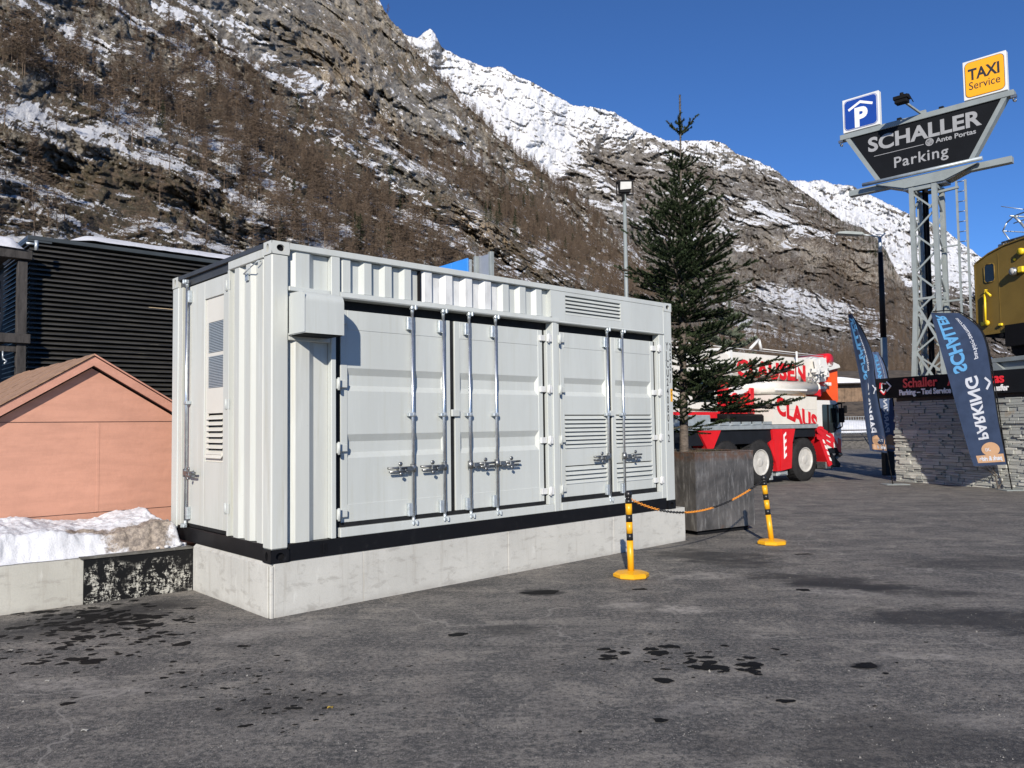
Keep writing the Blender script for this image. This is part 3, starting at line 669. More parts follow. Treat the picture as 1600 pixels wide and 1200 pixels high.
def gn_scatter(name, pts, meshes, smin, smax, **k):
    me = bpy.data.meshes.new(name); me.from_pydata([tuple(p) for p in pts], [], [])
    o = link_mesh(name, me, None, **k)
    ng = bpy.data.node_groups.new(name, 'GeometryNodeTree')
    ng.interface.new_socket('Geometry', in_out='INPUT', socket_type='NodeSocketGeometry')
    ng.interface.new_socket('Geometry', in_out='OUTPUT', socket_type='NodeSocketGeometry')
    gi = ng.nodes.new('NodeGroupInput'); go = ng.nodes.new('NodeGroupOutput'); jn = ng.nodes.new('GeometryNodeJoinGeometry')
    for src in meshes:
        oi = ng.nodes.new('GeometryNodeObjectInfo'); oi.inputs['Object'].default_value = src; oi.inputs['As Instance'].default_value = True
        ng.links.new(oi.outputs['Geometry'], jn.inputs[0])
    ip = ng.nodes.new('GeometryNodeInstanceOnPoints'); ip.inputs['Pick Instance'].default_value = True
    rs = ng.nodes.new('FunctionNodeRandomValue'); rs.data_type = 'FLOAT'; rs.inputs[2].default_value = smin; rs.inputs[3].default_value = smax
    rr = ng.nodes.new('FunctionNodeRandomValue'); rr.data_type = 'FLOAT_VECTOR'; rr.inputs[0].default_value = (0, 0, 0); rr.inputs[1].default_value = (.08, .08, 6.28)
    ng.links.new(gi.outputs[0], ip.inputs['Points']); ng.links.new(jn.outputs[0], ip.inputs['Instance'])
    ng.links.new(rs.outputs[1], ip.inputs['Scale']); ng.links.new(rr.outputs[0], ip.inputs['Rotation'])
    ng.links.new(ip.outputs[0], go.inputs[0])
    md = o.modifiers.new('scatter', 'NODES'); md.node_group = ng
    return o
srcs = []
_by = {}
for o in list(COL.objects):
    if o.name.startswith('larch_tree') and o.data.name not in _by: _by[o.data.name] = o
srcs = list(_by.values())
rest = np.ones(len(fp), bool); rest[single] = False
gn_scatter('larch_forest', fp[rest & ~fdark], srcs, .45, 1.2, kind='stuff', label='brown belts of leafless larch forest across the near mountainside', cat='forest')
# dark spruces: individual trees
sp = np.where(fdark & (fu > -20) & (fu < 1000) & (fv < 400))[0]
sp = sp[np.argsort(fd[sp])][:170]
for k, i in enumerate(sp):
    o = bpy.data.objects.new('spruce_tree', spruce_meshes[k % 2]); COL.objects.link(o)
    s = RNG.uniform(.7, 1.15); o.location = fp[i]; o.scale = (s, s, s); o.rotation_euler = (0, 0, RNG.rand()*6.28)
    tag(o, 'dark green spruce among the bare larches on the near mountainside', 'tree', 'dark spruces on the near mountainside')
# scattered trees on the mid mountain (ridge and lower slopes)
U, V, P, nz = MM['U'], MM['V'], MM['P'], MM['nz']
dens = blobs(U, V, [(1240, 270, 60, 10, 35, .5), (1290, 345, 90, 14, 30, .8), (1160, 275, 60, 10, 10, .25), (1390, 450, 110, 26, 35, .7), (1430, 530, 130, 30, 25, .7), (1260, 560, 160, 25, 10, .5), (1180, 440, 80, 40, 0, .25), (1380, 590, 150, 18, 5, .7), (1100, 560, 80, 40, 0, .5), (1000, 480, 60, 40, 0, .4), (880, 400, 120, 40, 30, .4)])
sel = (RNG.rand(*dens.shape) < dens*.14) & (U > 850) & (U < 1640)
mp = P[sel]; print('MID', len(mp))
gn_scatter('mountain_scrub', mp[:14000], srcs, .45, 1.0, kind='stuff', label='thin brown larch scrub scattered over the middle mountain', cat='scrub')
sel = (RNG.rand(*dens.shape) < blobs(U, V, [(1225, 268, 50, 9, 35, .05), (1130, 250, 60, 10, 10, .02), (1300, 340, 60, 10, 30, .04), (1390, 398, 30, 20, 45, .05)])) & (U > 1000) & (U < 1600)
for k, p in enumerate(P[sel][:90]):
    o = bpy.data.objects.new('ridge_conifer', spruce_meshes[k % 2]); COL.objects.link(o)
    s = RNG.uniform(.8, 1.5); o.location = p; o.scale = (s, s, s)
    tag(o, 'tiny dark conifer standing on the crest of the middle mountain', 'tree', 'dark conifers along the crest of the middle mountain')
# ------------------------------------------------------------------ ground
YAW, HP = .75, .477
AX, AY = -2.151, 7.008
E1 = Vector((math.cos(YAW), math.sin(YAW), 0)); E2 = Vector((-math.sin(YAW), math.cos(YAW), 0))
def lw(x, y, z=0):  # container-local to world
    return Vector((AX, AY, 0))+E1*x+E2*y+Vector((0, 0, z))
b = B(); b.face([(-3000, -3000, -.35), (3000, -3000, -.35), (3000, 4000, -.35), (-3000, 4000, -.35)])
b.out('ground', M['gravel'], kind='structure')
b = B()
n_ = 60
rows = []
for j in range(n_+1):
    rows.append([(-30+70*i/n_, -12+50*j/n_, 0) for i in range(n_+1)])
b.grid(rows); b.out('asphalt_yard', M['asphalt'], kind='structure')
b = B(); b.face([(6, 38, -.02), (70, 38, -.02), (70, 47, -.02), (6, 47, -.02)]); b.face([(-40, 38, -.03), (6, 38, -.03), (6, 47, -.03), (-40, 47, -.03)])
b.out('road', M['asphalt'], kind='structure')

def irregular(b, cx, cy, r, z, asp=1.0, ang=0, n=14, jag=.35):
    ph = [random.random()*6.28 for _ in range(4)]
    pts = []
    for k in range(n):
        a = 2*math.pi*k/n
        rr = r*(1+jag*(.5*math.sin(2*a+ph[0])+.35*math.sin(3*a+ph[1])+.3*math.sin(5*a+ph[2]))+random.uniform(-.12, .12))
        x, y = rr*math.cos(a)*asp, rr*math.sin(a)
        pts.append((cx+x*math.cos(ang)-y*math.sin(ang), cy+x*math.sin(ang)+y*math.cos(ang), z))
    b.face(pts)
M['damp'] = simple('damp_oily_spot', (.009, .009, .009), .75, 0, .2, 5, .3, 60, spec=.12)
b = B()
def spots(lst):
    for (u, v, su, sv, cnt, r0, r1) in lst:
        for _ in range(cnt):
            x, y = gnd(u+random.gauss(0, su), v+random.gauss(0, sv)); irregular(b, x, y, random.uniform(r0, r1)*random.choice((.5, .8, 1, 1.3)), .002+random.random()*.0018, random.uniform(1, 1.8), random.uniform(-.5, .8))
random.seed(3)
spots([(1100, 1035, 40, 8, 20, .02, .045), (1060, 1030, 60, 16, 34, .008, .022), (1160, 1045, 20, 6, 8, .02, .04), (955, 1025, 15, 6, 8, .015, .035), (1030, 1015, 16, 4, 5, .02, .045), (990, 1000, 60, 18, 14, .006, .015),
       (110, 995, 70, 24, 70, .008, .04), (170, 975, 70, 18, 80, .010, .055), (150, 960, 70, 8, 40, .02, .07), (230, 985, 40, 14, 50, .005, .02), (60, 1010, 60, 26, 50, .006, .025), (320, 1060, 70, 22, 44, .004, .018), (470, 1100, 60, 20, 36, .004, .018), (440, 1060, 80, 30, 40, .003, .010), (250, 1010, 120, 40, 60, .003, .012),
       (800, 1050, 350, 60, 46, .003, .012), (1350, 1090, 180, 50, 20, .004, .014), (700, 1000, 200, 40, 20, .003, .01)])
for (u, v, r, a) in ((845, 926, .1, 1.8), (715, 992, .05, 1.6), (1228, 1096, .035, 1.6), (1352, 1041, .06, 1.5), (1037, 1064, .05, 1.4), (1032, 1126, .03, 1.5), (1256, 866, .045, 2.2), (105, 1100, .03, 1.6), (145, 1034, .06, 1.6), (380, 1010, .03, 1.8), (1255, 922, .05, 1.6), (1000, 921, .045, 1.6)):
    x, y = gnd(u, v); irregular(b, x, y, r, .0036, a, .1)
b.out('damp_spots', M['damp'], kind='stuff', label='small dark damp and oily spots dotted over the worn asphalt', cat='stains')
# loose grit on the asphalt
random.seed(5); V_ = []; F_ = []
for _ in range(5200):
    u, v = random.uniform(-60, 1660), 1230-(random.random()**.8)*350
    x, y = gnd(u, v)
    pl = Vector((x, y, 0))-Vector((AX, AY, 0))
    if pl.dot(E1) > -.1 and pl.dot(E2) > -.05: continue
    if pl.dot(E2) > 1.6: continue
    s = random.uniform(.0015, .005)*(1 if random.random() < .97 else 2.2); i = len(V_); a = random.random()*6
    for q in range(3): V_.append((x+s*math.cos(a+q*2.1), y+s*math.sin(a+q*2.1), 0))
    V_.append((x, y, s*random.uniform(.6, 1.3)))
    F_ += [(i, i+1, i+3), (i+1, i+2, i+3), (i+2, i, i+3)]
M['grit'] = simple('pale_grit', (.26, .25, .23), .9, 0, .5, 3)
link_mesh('loose_grit', np_mesh('grit', V_, F_), M['grit'], kind='stuff', label='loose pale grit scattered over the asphalt yard', cat='grit')
for (u, v, s, mt, lb) in ((516, 1107, .022, 'leaf', 'yellow leaf lying on the asphalt below the container'), (132, 1143, .022, 'litter', 'crumpled pale paper scrap on the asphalt at lower left'), (74, 1065, .018, 'litter', 'white crumpled scrap on the asphalt near the damp spots'), (123, 966, .018, 'litter', 'small white scrap on the damp asphalt beside the bitumen wall'), (17, 1017, .017, 'litter', 'small pale scrap on the asphalt at the far left')):
    x, y = gnd(u, v); b = B()
    rows = [[(x+s*(i/3-.5)*1.5, y+s*(j/3-.5), .004+s*.35*abs(math.sin(i*2.1+j*1.7))) for i in range(4)] for j in range(4)]
    b.grid(rows); b.out('litter_scrap', M[mt], label=lb, cat='litter')

# ------------------------------------------------------------------ plinth, kerb wall, snow bank, terrace
pl = empty('concrete_plinth', (AX, AY, 0), YAW, label='pale concrete plinth carrying the grey container', cat='plinth')
b = B(); b.prism([(0.0, 0.0), (6.289, 0.0), (6.289, .455), (6.27, .474), (.025, .474), (0, .45)], 0.028, 1.767); b.out('slab', M['concrete'], pl)
# chamfered strip and shuttering seams on the two visible faces
b = B(); b.box(-.004, .03, -.004, .03, -.05, .455, .008); b.out('corner_strip', M['concrete'], pl)
for k, x0 in enumerate((.03, .95, 2.85, 4.70)):
    x1 = (.95, 2.85, 4.70, 6.289)[k]
    b = B(); b.box(x0+(.002 if k else 0), x1-.002, 0.003 if k % 2 else 0.0, .028, -.05, .472, .004); b.out('face_panel', M['concrete'], pl)
b = B(); b.box(-.012, -.0005, .04, .56, -.05, .452, .004); b.out('face_panel', M['concrete'], pl)
b = B(); b.box(-.008, -.0005, .564, 1.765, -.05, .452, .004); b.out('face_panel', M['concrete'], pl)

kw = empty('kerb_wall', (AX, AY, 0), YAW, label='low retaining wall of grey concrete with a flaking black bitumen section', cat='wall')
def wy(x): return 1.78+(-x)*.085
b = B(); b.prism([(-6, wy(-6)), (-1.022, wy(-1.022)), (-1.022, wy(-1.022)+.3), (-6, wy(-6)+.3)], -.1, .44, 'z'); b.out('concrete_block', M['concretewall'], kw)
b = B(); b.prism([(-1.018, wy(-1.018)-.012), (-.012, wy(0)-.012), (-.012, wy(0)+.3), (-1.018, wy(-1)+.3)], -.1, .43, 'z'); b.out('bitumen_block', M['blackwall'], kw, label='black bitumen section flaking to bare concrete')
b = B(); b.prism([(-1.05, wy(-1.05)-.03), (-.012, wy(0)-.03), (-.012, wy(0)+.32), (-1.05, wy(-1.05)+.32)], .433, .452, 'z'); b.out('coping', simple('dark_coping', (.12, .115, .10), .7, 0, .3, 5, .4, 30, dirt=(.3, .3, .3), dirt_amt=.5), kw)
b = B()
b.prism([(-30, wy(-30)+.28), (-.03, wy(0)+.28), (-.03, 1.78), (6.25, 1.78), (6.25, 14), (-30, 14)], -.3, .40, 'z')
o = b.out('terrace', M['gravel'], kind='structure'); o.location = (AX, AY, 0); o.rotation_euler = (0, 0, YAW)
if True:
    nx, ny = 260, 90; xs = np.linspace(-4.2, -.03, nx); ys = np.linspace(0, 1, ny); X, T = np.meshgrid(xs, ys)
    front = wy(X)+.04+.05*fbm(X*3, X*0+2, 4, 7); Y = front+T*1.3
    hmax = np.interp(xs, [-4.2, -1.9, -1.3, -1.0, -.75, -.55, -.35, -.15, -.11, -.08, -.03], [.27, .27, .26, .20, .18, .21, .25, .27, .22, .06, .012])[None, :]
    h = hmax*sst(T, 0, .12+.05*0)*(1+.22*fbm(X*4, T*3, 5, 9))+.03*fbm(X*9, T*9, 5, 12)*sst(T, 0, .1)+.012*fbm(X*30, T*30, 4, 13)*sst(T, 0, .1)
    h += .05*sst(T, .2, .8)*(hmax > .1)
    Yd = Y+.05*fbm(X*6, T*8, 5, 15)
    dirt = .55*np.exp(-((X+.45)/.33)**2-((T-.10)/.16)**2)+.5*np.exp(-((X+.95)/.35)**2-((T-.32)/.12)**2)+.55*np.exp(-((X+.30)/.22)**2-((T-.2)/.15)**2)+.30*np.exp(-((X+.7)/.4)**2-((T-.2)/.2)**2)+.06+.10*np.exp(-((T-.03)/.05)**2)
    Pn = np.stack([X, Yd, .445+np.maximum(h, .0)], -1)
    me = np_mesh('snow', Pn.reshape(-1, 3), grid_faces(ny, nx), True)
    at = me.attributes.new('dirt', 'FLOAT', 'POINT'); at.data.foreach_set('value', dirt.astype(np.float32).ravel())
    o = link_mesh('snow_bank', me, M['dirtysnow'], label='old snow heap with dirty brown crust lying on the low wall', cat='snow heap')
    o.location = (AX, AY, 0); o.rotation_euler = (0, 0, YAW); o['kind'] = 'stuff'
b = B()
for (x, y, r) in ((-.12, 1.86, .03), (-.18, 1.88, .018), (-.25, 1.84, .02), (-.05, 1.9, .02), (-.33, 1.86, .014)):
    rows = []
    for j in range(6):
        a = j/5*math.pi; rows.append([(x+r*math.sin(a)*math.cos(k/7*6.283)*1.3+random.uniform(-.003, .003), y+r*math.sin(a)*math.sin(k/7*6.283), .452+r*.8+r*math.cos(a)*.8+random.uniform(-.003, .003)) for k in range(8)])
    b.grid(rows)
o = b.out('snow_lumps', M['snow'], label='little snow lumps on the dark coping beside the container', cat='snow', kind='stuff'); o.location = (AX, AY, 0); o.rotation_euler = (0, 0, YAW)

# ------------------------------------------------------------------ container
ct = empty('shipping_container', (AX, AY, HP), YAW, label='light grey shipping container with side doors, lock rods and louvres on a concrete plinth', cat='container')
L, W, H = 6.058, 2.438, 2.896
PT = M['paint']
def LS(s, d, z): return (s, d, z)        # long side: along, depth inward, up
def SS(s, d, z): return (d, s, z)        # short side
def casting(x0, y0, z0, mat):
    x1, y1, z1 = x0+.178, y0+.162, z0+.118
    b = B(); t = .014
    # box with real apertures on the outer faces
    fx = x0 if x0 < 3 else x1; fy = y0 if y0 < 1 else y1
    def ring(cx, cz, rx, rz, w, h, plane, c, dirn):
        inner = []; outer = []
        for k in range(20):
            a = 2*math.pi*k/20; ca, sa = math.cos(a), math.sin(a)
            inner.append((cx+rx*ca, cz+rz*sa)); mm = max(abs(ca)/(w/2), abs(sa)/(h/2)); outer.append((cx+ca/mm, cz+sa/mm))
        def P(p, e):
            return (p[0], c+dirn*e, p[1]) if plane == 'y' else (c+dirn*e, p[0], p[1])
        vi = [b.bm.verts.new(P(p, 0)) for p in inner]; vo = [b.bm.verts.new(P(p, 0)) for p in outer]; vd = [b.bm.verts.new(P(p, .025)) for p in inner]
        for k in range(20):
            j = (k+1) % 20
            b.bm.faces.new((vo[k], vo[j], vi[j], vi[k])); b.bm.faces.new((vi[k], vi[j], vd[j], vd[k]))
    zc = (z0+z1)/2
    ring((x0+x1)/2, zc, .040, .032, .178, .118, 'y', fy, 1 if fy == y0 else -1)
    ring((y0+y1)/2, zc, .026, .040, .162, .118, 'x', fx, 1 if fx == x0 else -1)
    oy = y1 if fy == y0 else y0; ox = x1 if fx == x0 else x0
    b.face([(x0, oy, z0), (x1, oy, z0), (x1, oy, z1), (x0, oy, z1)]); b.face([(ox, y0, z0), (ox, y1, z0), (ox, y1, z1), (ox, y0, z1)])
    b.face([(x0, y0, z0), (x1, y0, z0), (x1, y1, z0), (x0, y1, z0)]); b.face([(x0, y0, z1), (x1, y0, z1), (x1, y1, z1), (x0, y1, z1)])
    o = b.out('corner_casting', mat, ct)
    b = B(); b.box(x0+.028, x1-.028, y0+.028, y1-.028, z0+.012, z1-.012); b.out('casting_cavity', M['black'], o)
for x0 in (-.004, L-.174):
    for y0 in (-.004, W-.158):
        casting(x0, y0, H-.118, M['paint_warm'] if x0 < 3 else PT); casting(x0, y0, -.002, M['blackpaint'])
def part(name, mt, fn, **k):
    b = B(); fn(b); return b.out(name, mt, ct, **k)
BV = .005
part('corner_post', M['paint_warm'], lambda b: b.box(0, .166, 0, .168, .118, H-.12, .012))
part('corner_post', PT, lambda b: b.box(L-.19, L, 0, .15, .118, H-.12, .006))
part('corner_post', PT, lambda b: b.box(0, .15, W-.17, W, .118, H-.12, .008))
part('corner_post', PT, lambda b: b.box(L-.16, L, W-.15, W, .118, H-.12, .006))
part('roof', simple('roof_paint', (.52, .55, .53), .5, 0, .1, 2), lambda b: b.box(.05, L-.05, .05, W-.05, H-.045, H-.03))
part('top_rail', PT, lambda b: b.box(.175, L-.175, -.001, .06, H-.062, H-.001, BV))
part('top_rail', PT, lambda b: b.box(.175, L-.175, W-.06, W, H-.06, H, BV))
part('bottom_rail', M['blackpaint'], lambda b: b.box(.175, L-.175, .012, .10, .004, .152, .003))
part('bottom_rail', M['blackpaint'], lambda b: b.box(.012, .10, .16, W-.16, .004, .152, .003))
part('bottom_rail', M['blackpaint'], lambda b: b.box(.175, L-.175, W-.10, W-.012, .004, .152, .003))
part('floor_panel', M['blackpaint'], lambda b: b.box(.1, L-.1, .1, W-.1, .02, .16))
part('rail_lug', M['blackpaint'], lambda b: (b.box(.50, .505, .006, .012, .03, .12), b.box(.52, .535, .004, .012, .03, .12), b.box(.555, .56, .006, .012, .03, .12)))
# closed rear and far end, corrugated
def corr(b, s0, s1, z0, z1, d_out, d_in, pitch, mp, first='out', crest=None, back=None):
    n = max(1, round((s1-s0)/pitch)); p = (s1-s0)/n; pts = []
    c = crest or .36
    for k in range(n):
        a = s0+k*p
        if first == 'out':
            pts += [(a+p*.02, d_in), (a+p*.18, d_out), (a+p*(.18+c), d_out), (a+p*(.34+c), d_in)]
        else:
            pts += [(a, d_out), (a+p*c, d_out), (a+p*(c+.16), d_in), (a+p*.84, d_in)]
    pts = [(s0, pts[0][1])]+pts+[(s1, d_in if first == 'out' else d_out)]
    dd = back or (max(d_out, d_in)+.02)
    for (a, da), (c_, dc) in zip(pts[:-1], pts[1:]):
        if c_-a < 1e-6: continue
        b.bm.faces.new([b.bm.verts.new(mp(*q)) for q in ((a, da, z0), (c_, dc, z0), (c_, dc, z1), (a, da, z1))])
        b.bm.faces.new([b.bm.verts.new(mp(*q)) for q in ((a, da, z1), (c_, dc, z1), (c_, dd, z1), (a, dd, z1))])
part('rear_wall', PT, lambda b: corr(b, .15, L-.15, .15, H-.06, W-.01, W-.045, .278, LS, back=W-.05))
part('end_wall', PT, lambda b: corr(b, .15, W-.15, .15, H-.06, L-.01, L-.045, .25, SS, back=L-.05))
part('end_rail', PT, lambda b: b.box(L-.06, L, .16, W-.16, H-.1, H-.002, BV))
part('inner_lining', M['gasket'], lambda b: b.box(.15, L-.12, .13, W-.08, .16, H-.06))
# long side: left bay
part('intermediate_post', PT, lambda b: (b.box(.605, .655, 0, .12, .156, 2.439, BV), b.box(.605, .70, 0, .12, 2.4395, H-.065, BV)))
part('side_panel', PT, lambda b: corr(b, .168, .603, 2.50, H-.064, .022, .072, .30, LS, crest=.32))
part('side_panel', M['paint_warm'], lambda b: corr(b, .168, .603, .156, 2.055, .022, .072, .30, LS, crest=.32))
part('cross_beam', PT, lambda b: b.box(.170, .603, .001, .10, 2.455, 2.498, BV))
part('cross_beam', M['paint_warm'], lambda b: b.box(.170, .603, .006, .10, 2.0, 2.05, BV))
part('back_plate', PT, lambda b: b.box(.170, .603, .05, .10, 2.052, 2.453))
# vent hood: side profile (d, z) rounded at the top front
def hood(b):
    prof = [(.0, 2.043), (-.285, 2.043)]
    for k in range(9):
        a = math.pi/2*k/8; prof.append((-.285+.10*(1-math.cos(a)), 2.33+.095*math.sin(a)))
    prof.append((0, 2.43))
    b.prism(prof, .176, .572, 'x')
part('vent_hood', PT, hood)
part('hood_flange', PT, lambda b: (b.box(.168, .174, -.29, -.001, 2.05, 2.40), b.box(.160, .58, -.012, -.001, 2.045, 2.06)))
part('hood_mouth', M['black'], lambda b: b.box(.19, .558, -.27, -.01, 2.036, 2.0425))
# header, top band
part('header_beam', PT, lambda b: (b.prism([(-.004, 2.440), (-.012, 2.452), (-.004, 2.498), (.03, 2.505), (.17, 2.505), (.17, 2.440)], .702, 3.735, 'x'),))
part('side_panel', PT, lambda b: corr(b, .702, 1.665, 2.506, H-.064, .025, .075, .268, LS, crest=.34), label='corrugated band above the doors')
part('side_panel', M['paint_patch'], lambda b: corr(b, 1.672, 2.79, 2.506, H-.064, .025, .075, .268, LS, crest=.34), label='repainted corrugated band with overspray')
part('side_panel', PT, lambda b: corr(b, 2.79, 3.60, 2.506, H-.064, .025, .075, .268, LS, crest=.34), label='corrugated band above the doors')
part('band_edge', PT, lambda b: b.box(3.60, 3.624, .0, .10, 2.506, H-.064))
part('weld_seam', M['black'], lambda b: b.box(1.664, 1.673, .022, .08, 2.51, H-.07))
part('header_beam', PT, lambda b: b.prism([(-.004, 2.440), (-.012, 2.450), (-.002, 2.470), (.17, 2.470), (.17, 2.440)], 3.737, 5.872, 'x'))
part('header_shade_strip', M['gasket'], lambda b: (b.box(.735, 3.62, .165, .18, 2.30, 2.439), b.box(3.76, 5.76, .165, .18, 2.30, 2.439)))  # black strips standing for the shade in the recess under the header
# louvre panel, built round an opening
lp = part('louvre_panel', PT, lambda b: (b.box(3.626, 3.86, .002, .05, 2.472, H-.064), b.box(4.935, 5.866, .002, .05, 2.472, H-.064), b.box(3.862, 4.933, .002, .05, 2.472, 2.553), b.box(3.862, 4.933, .002, .05, 2.792, H-.064), b.box(3.862, 4.933, .058, .062, 2.553, 2.792)))
def slats(parent, s0, s1, z0, z1, n, dface, mp=LS, mat=PT, tilt=.022, gap=.25, dep=.03):
    p = (z1-z0)/n
    for k in range(n):
        zt = z0+(k+1)*p-p*gap; zb = z0+k*p
        b = B(); v = [(s0, dface+dep, zt), (s0, dface+dep-.004, zt+.006), (s0, dface-.004, zb+p*.12), (s0, dface-.006, zb), (s0, dface+.004, zb)]
        A_ = [b.bm.verts.new(mp(s0, q[1], q[2])) for q in v]; B_ = [b.bm.verts.new(mp(s1, q[1], q[2])) for q in v]
        b.bm.faces.new(A_); b.bm.faces.new(B_[::-1])
        for i in range(len(v)):
            j = (i+1) % len(v); b.bm.faces.new((A_[i], A_[j], B_[j], B_[i]))
        b.out('louvre_slat', mat, parent)
slats(lp, 3.864, 4.931, 2.556, 2.790, 5, .01)
part('door_pillar', PT, lambda b: (b.box(3.622, 3.700, .0, .12, .156, 2.439, BV), b.box(3.7005, 3.745, .012, .12, .156, 2.439, .003)))
part('door_jamb', PT, lambda b: b.box(3.541, 3.6215, .02, .12, .246, 2.34, .003))
part('door_jamb', PT, lambda b: b.box(5.736, 5.764, .02, .12, .25, 2.34, .003))
part('door_frame', PT, lambda b: b.box(5.765, L-.191, .004, .12, .156, 2.439, BV))
part('sill_beam', PT, lambda b: (b.box(.702, 3.62, .004, .12, .156, .245, BV), b.box(3.747, 5.763, .004, .12, .156, .25, BV)))
for x0, x1 in ((.656, .737), (3.503, 3.54), (3.746, 3.80), (5.70, 5.735)): part('side_gasket', M['gasket'], lambda b: b.box(x0, x1, .07, .125, .246, 2.34))
part('sill_gasket', M['gasket'], lambda b: (b.box(.738, 3.502, .05, .125, .246, .285), b.box(3.801, 5.699, .05, .125, .251, .305)))
def door(s0, s1, z0, z1, hinge_left, rods, swage, louv=None, hz=(), hand_z=.765, hand_dir=()):
    """one door leaf: pressed panel with swages, frame edge, hinges"""
    df = .058
    b = B()
    fr = .075
    # frame edges
    b.box(s0, s0+fr, df, .115, z0, z1, .004); b.box(s1-fr, s1, df, .115, z0, z1, .004)
    b.box(s0+fr, s1-fr, df+.001, .115, z1-.19, z1, .003); b.box(s0+fr, s1-fr, df+.001, .115, z0, z0+.17, .003)
    dr = b.out('door', PT, ct)
    # pressed sheet with trapezoid grooves
    b = B(); zs = [(z0+.17, df+.005)]; last = None
    for (za, zb) in swage[::-1]:
        zs += [(za, df+.005), (za+.055, df+.040), (zb-.07, df+.040), (zb, df+.005)]
    zs.append((z1-.19, df+.005))
    a0, a1 = s0+fr, s1-fr
    lz = louv or []
    for (za, da), (zb, db) in zip(zs[:-1], zs[1:]):
        segs = [(za, zb)]
        for (p0, p1, n) in lz:
            ns = []
            for (q0, q1) in segs:
                if p0 >= q1 or p1 <= q0: ns.append((q0, q1)); continue
                if q0 < p0: ns.append((q0, p0))
                if p1 < q1: ns.append((p1, q1))
            segs = ns
        for (q0, q1) in segs:
            if q1-q0 < 1e-4: continue
            if last is not None and q0-last > 1e-4: b.out('door_sheet', PT, dr); b = B()
            last = q1
            f0 = da+(db-da)*(q0-za)/(zb-za); f1 = da+(db-da)*(q1-za)/(zb-za)
            b.face([(a0+.03*(f0 > df+.02), f0, q0), (a1-.03*(f0 > df+.02), f0, q0), (a1-.03*(f1 > df+.02), f1, q1), (a0+.03*(f1 > df+.02), f1, q1)])
    for (za, zb) in swage:   # groove ends
        for a, sg in ((a0, 1), (a1, -1)):
            b.face([(a, df+.005, za), (a+.03*sg, df+.040, za+.055), (a+.03*sg, df+.040, zb-.07), (a, df+.005, zb)])
    b.out('door_sheet', PT, dr)
    for (p0, p1, n) in lz:
        bb = B(); bb.box(a0, a1, df+.05, df+.054, p0, p1); bb.out('louvre_back', M['black'], dr)
        slats(dr, a0+.002, a1-.002, p0+.004, p1-.004, n, df-.004, dep=.035)
    for z in hz:
        b = B()
        if hinge_left: b.box(s0-.075, s0-.040, -.006, .075, z-.05, z+.05, .006); b.box(s0-.040, s0+.055, .022, .062, z-.035, z+.035, .006); b.tube((s0-.058, -.008, z-.06), (s0-.058, -.008, z+.06), .014, 8)
        else: b.box(s1+.022, s1+.105, -.010, .01, z-.045, z+.045, .006); b.box(s1-.06, s1+.035, .030, .062, z-.035, z+.035, .004); b.tube((s1+.05, -.004, z-.055), (s1+.05, -.004, z+.055), .013, 8)
        b.out('hinge', M['paint_patch'] if not hinge_left else PT, dr)
    return dr
SW = [(1.55, 1.775), (.90, 1.13)]
doors = [door(.738, 2.085, .287, 2.338, True, (), SW, hz=(.375, 1.0, 1.613, 2.23)),
         door(2.145, 3.500, .287, 2.338, False, (), SW, hz=(.404, 1.011, 1.623, 2.241)),
         door(3.802, 4.735, .307, 2.338, True, (), [(1.55, 1.775)], louv=[(.90, 1.318, 8), (.46, .687, 4)], hz=(.41, 1.011, 1.623, 2.241)),
         door(4.785, 5.698, .307, 2.338, False, (), [(1.55, 1.775)], louv=[(.89, 1.318, 8), (.432, .683, 4)], hz=(.41, 1.0, 1.623, 2.241))]
part('centre_gasket', M['gasket'], lambda b: (b.box(2.09, 2.14, .075, .12, .287, 2.338), b.box(4.74, 4.78, .075, .12, .307, 2.338)))
part('centre_catch', PT, lambda b: b.box(2.082, 2.19, .028, .056, 1.30, 1.375, .005)); part('centre_catch', PT, lambda b: b.box(4.70, 4.795, .028, .056, 1.30, 1.37, .005))
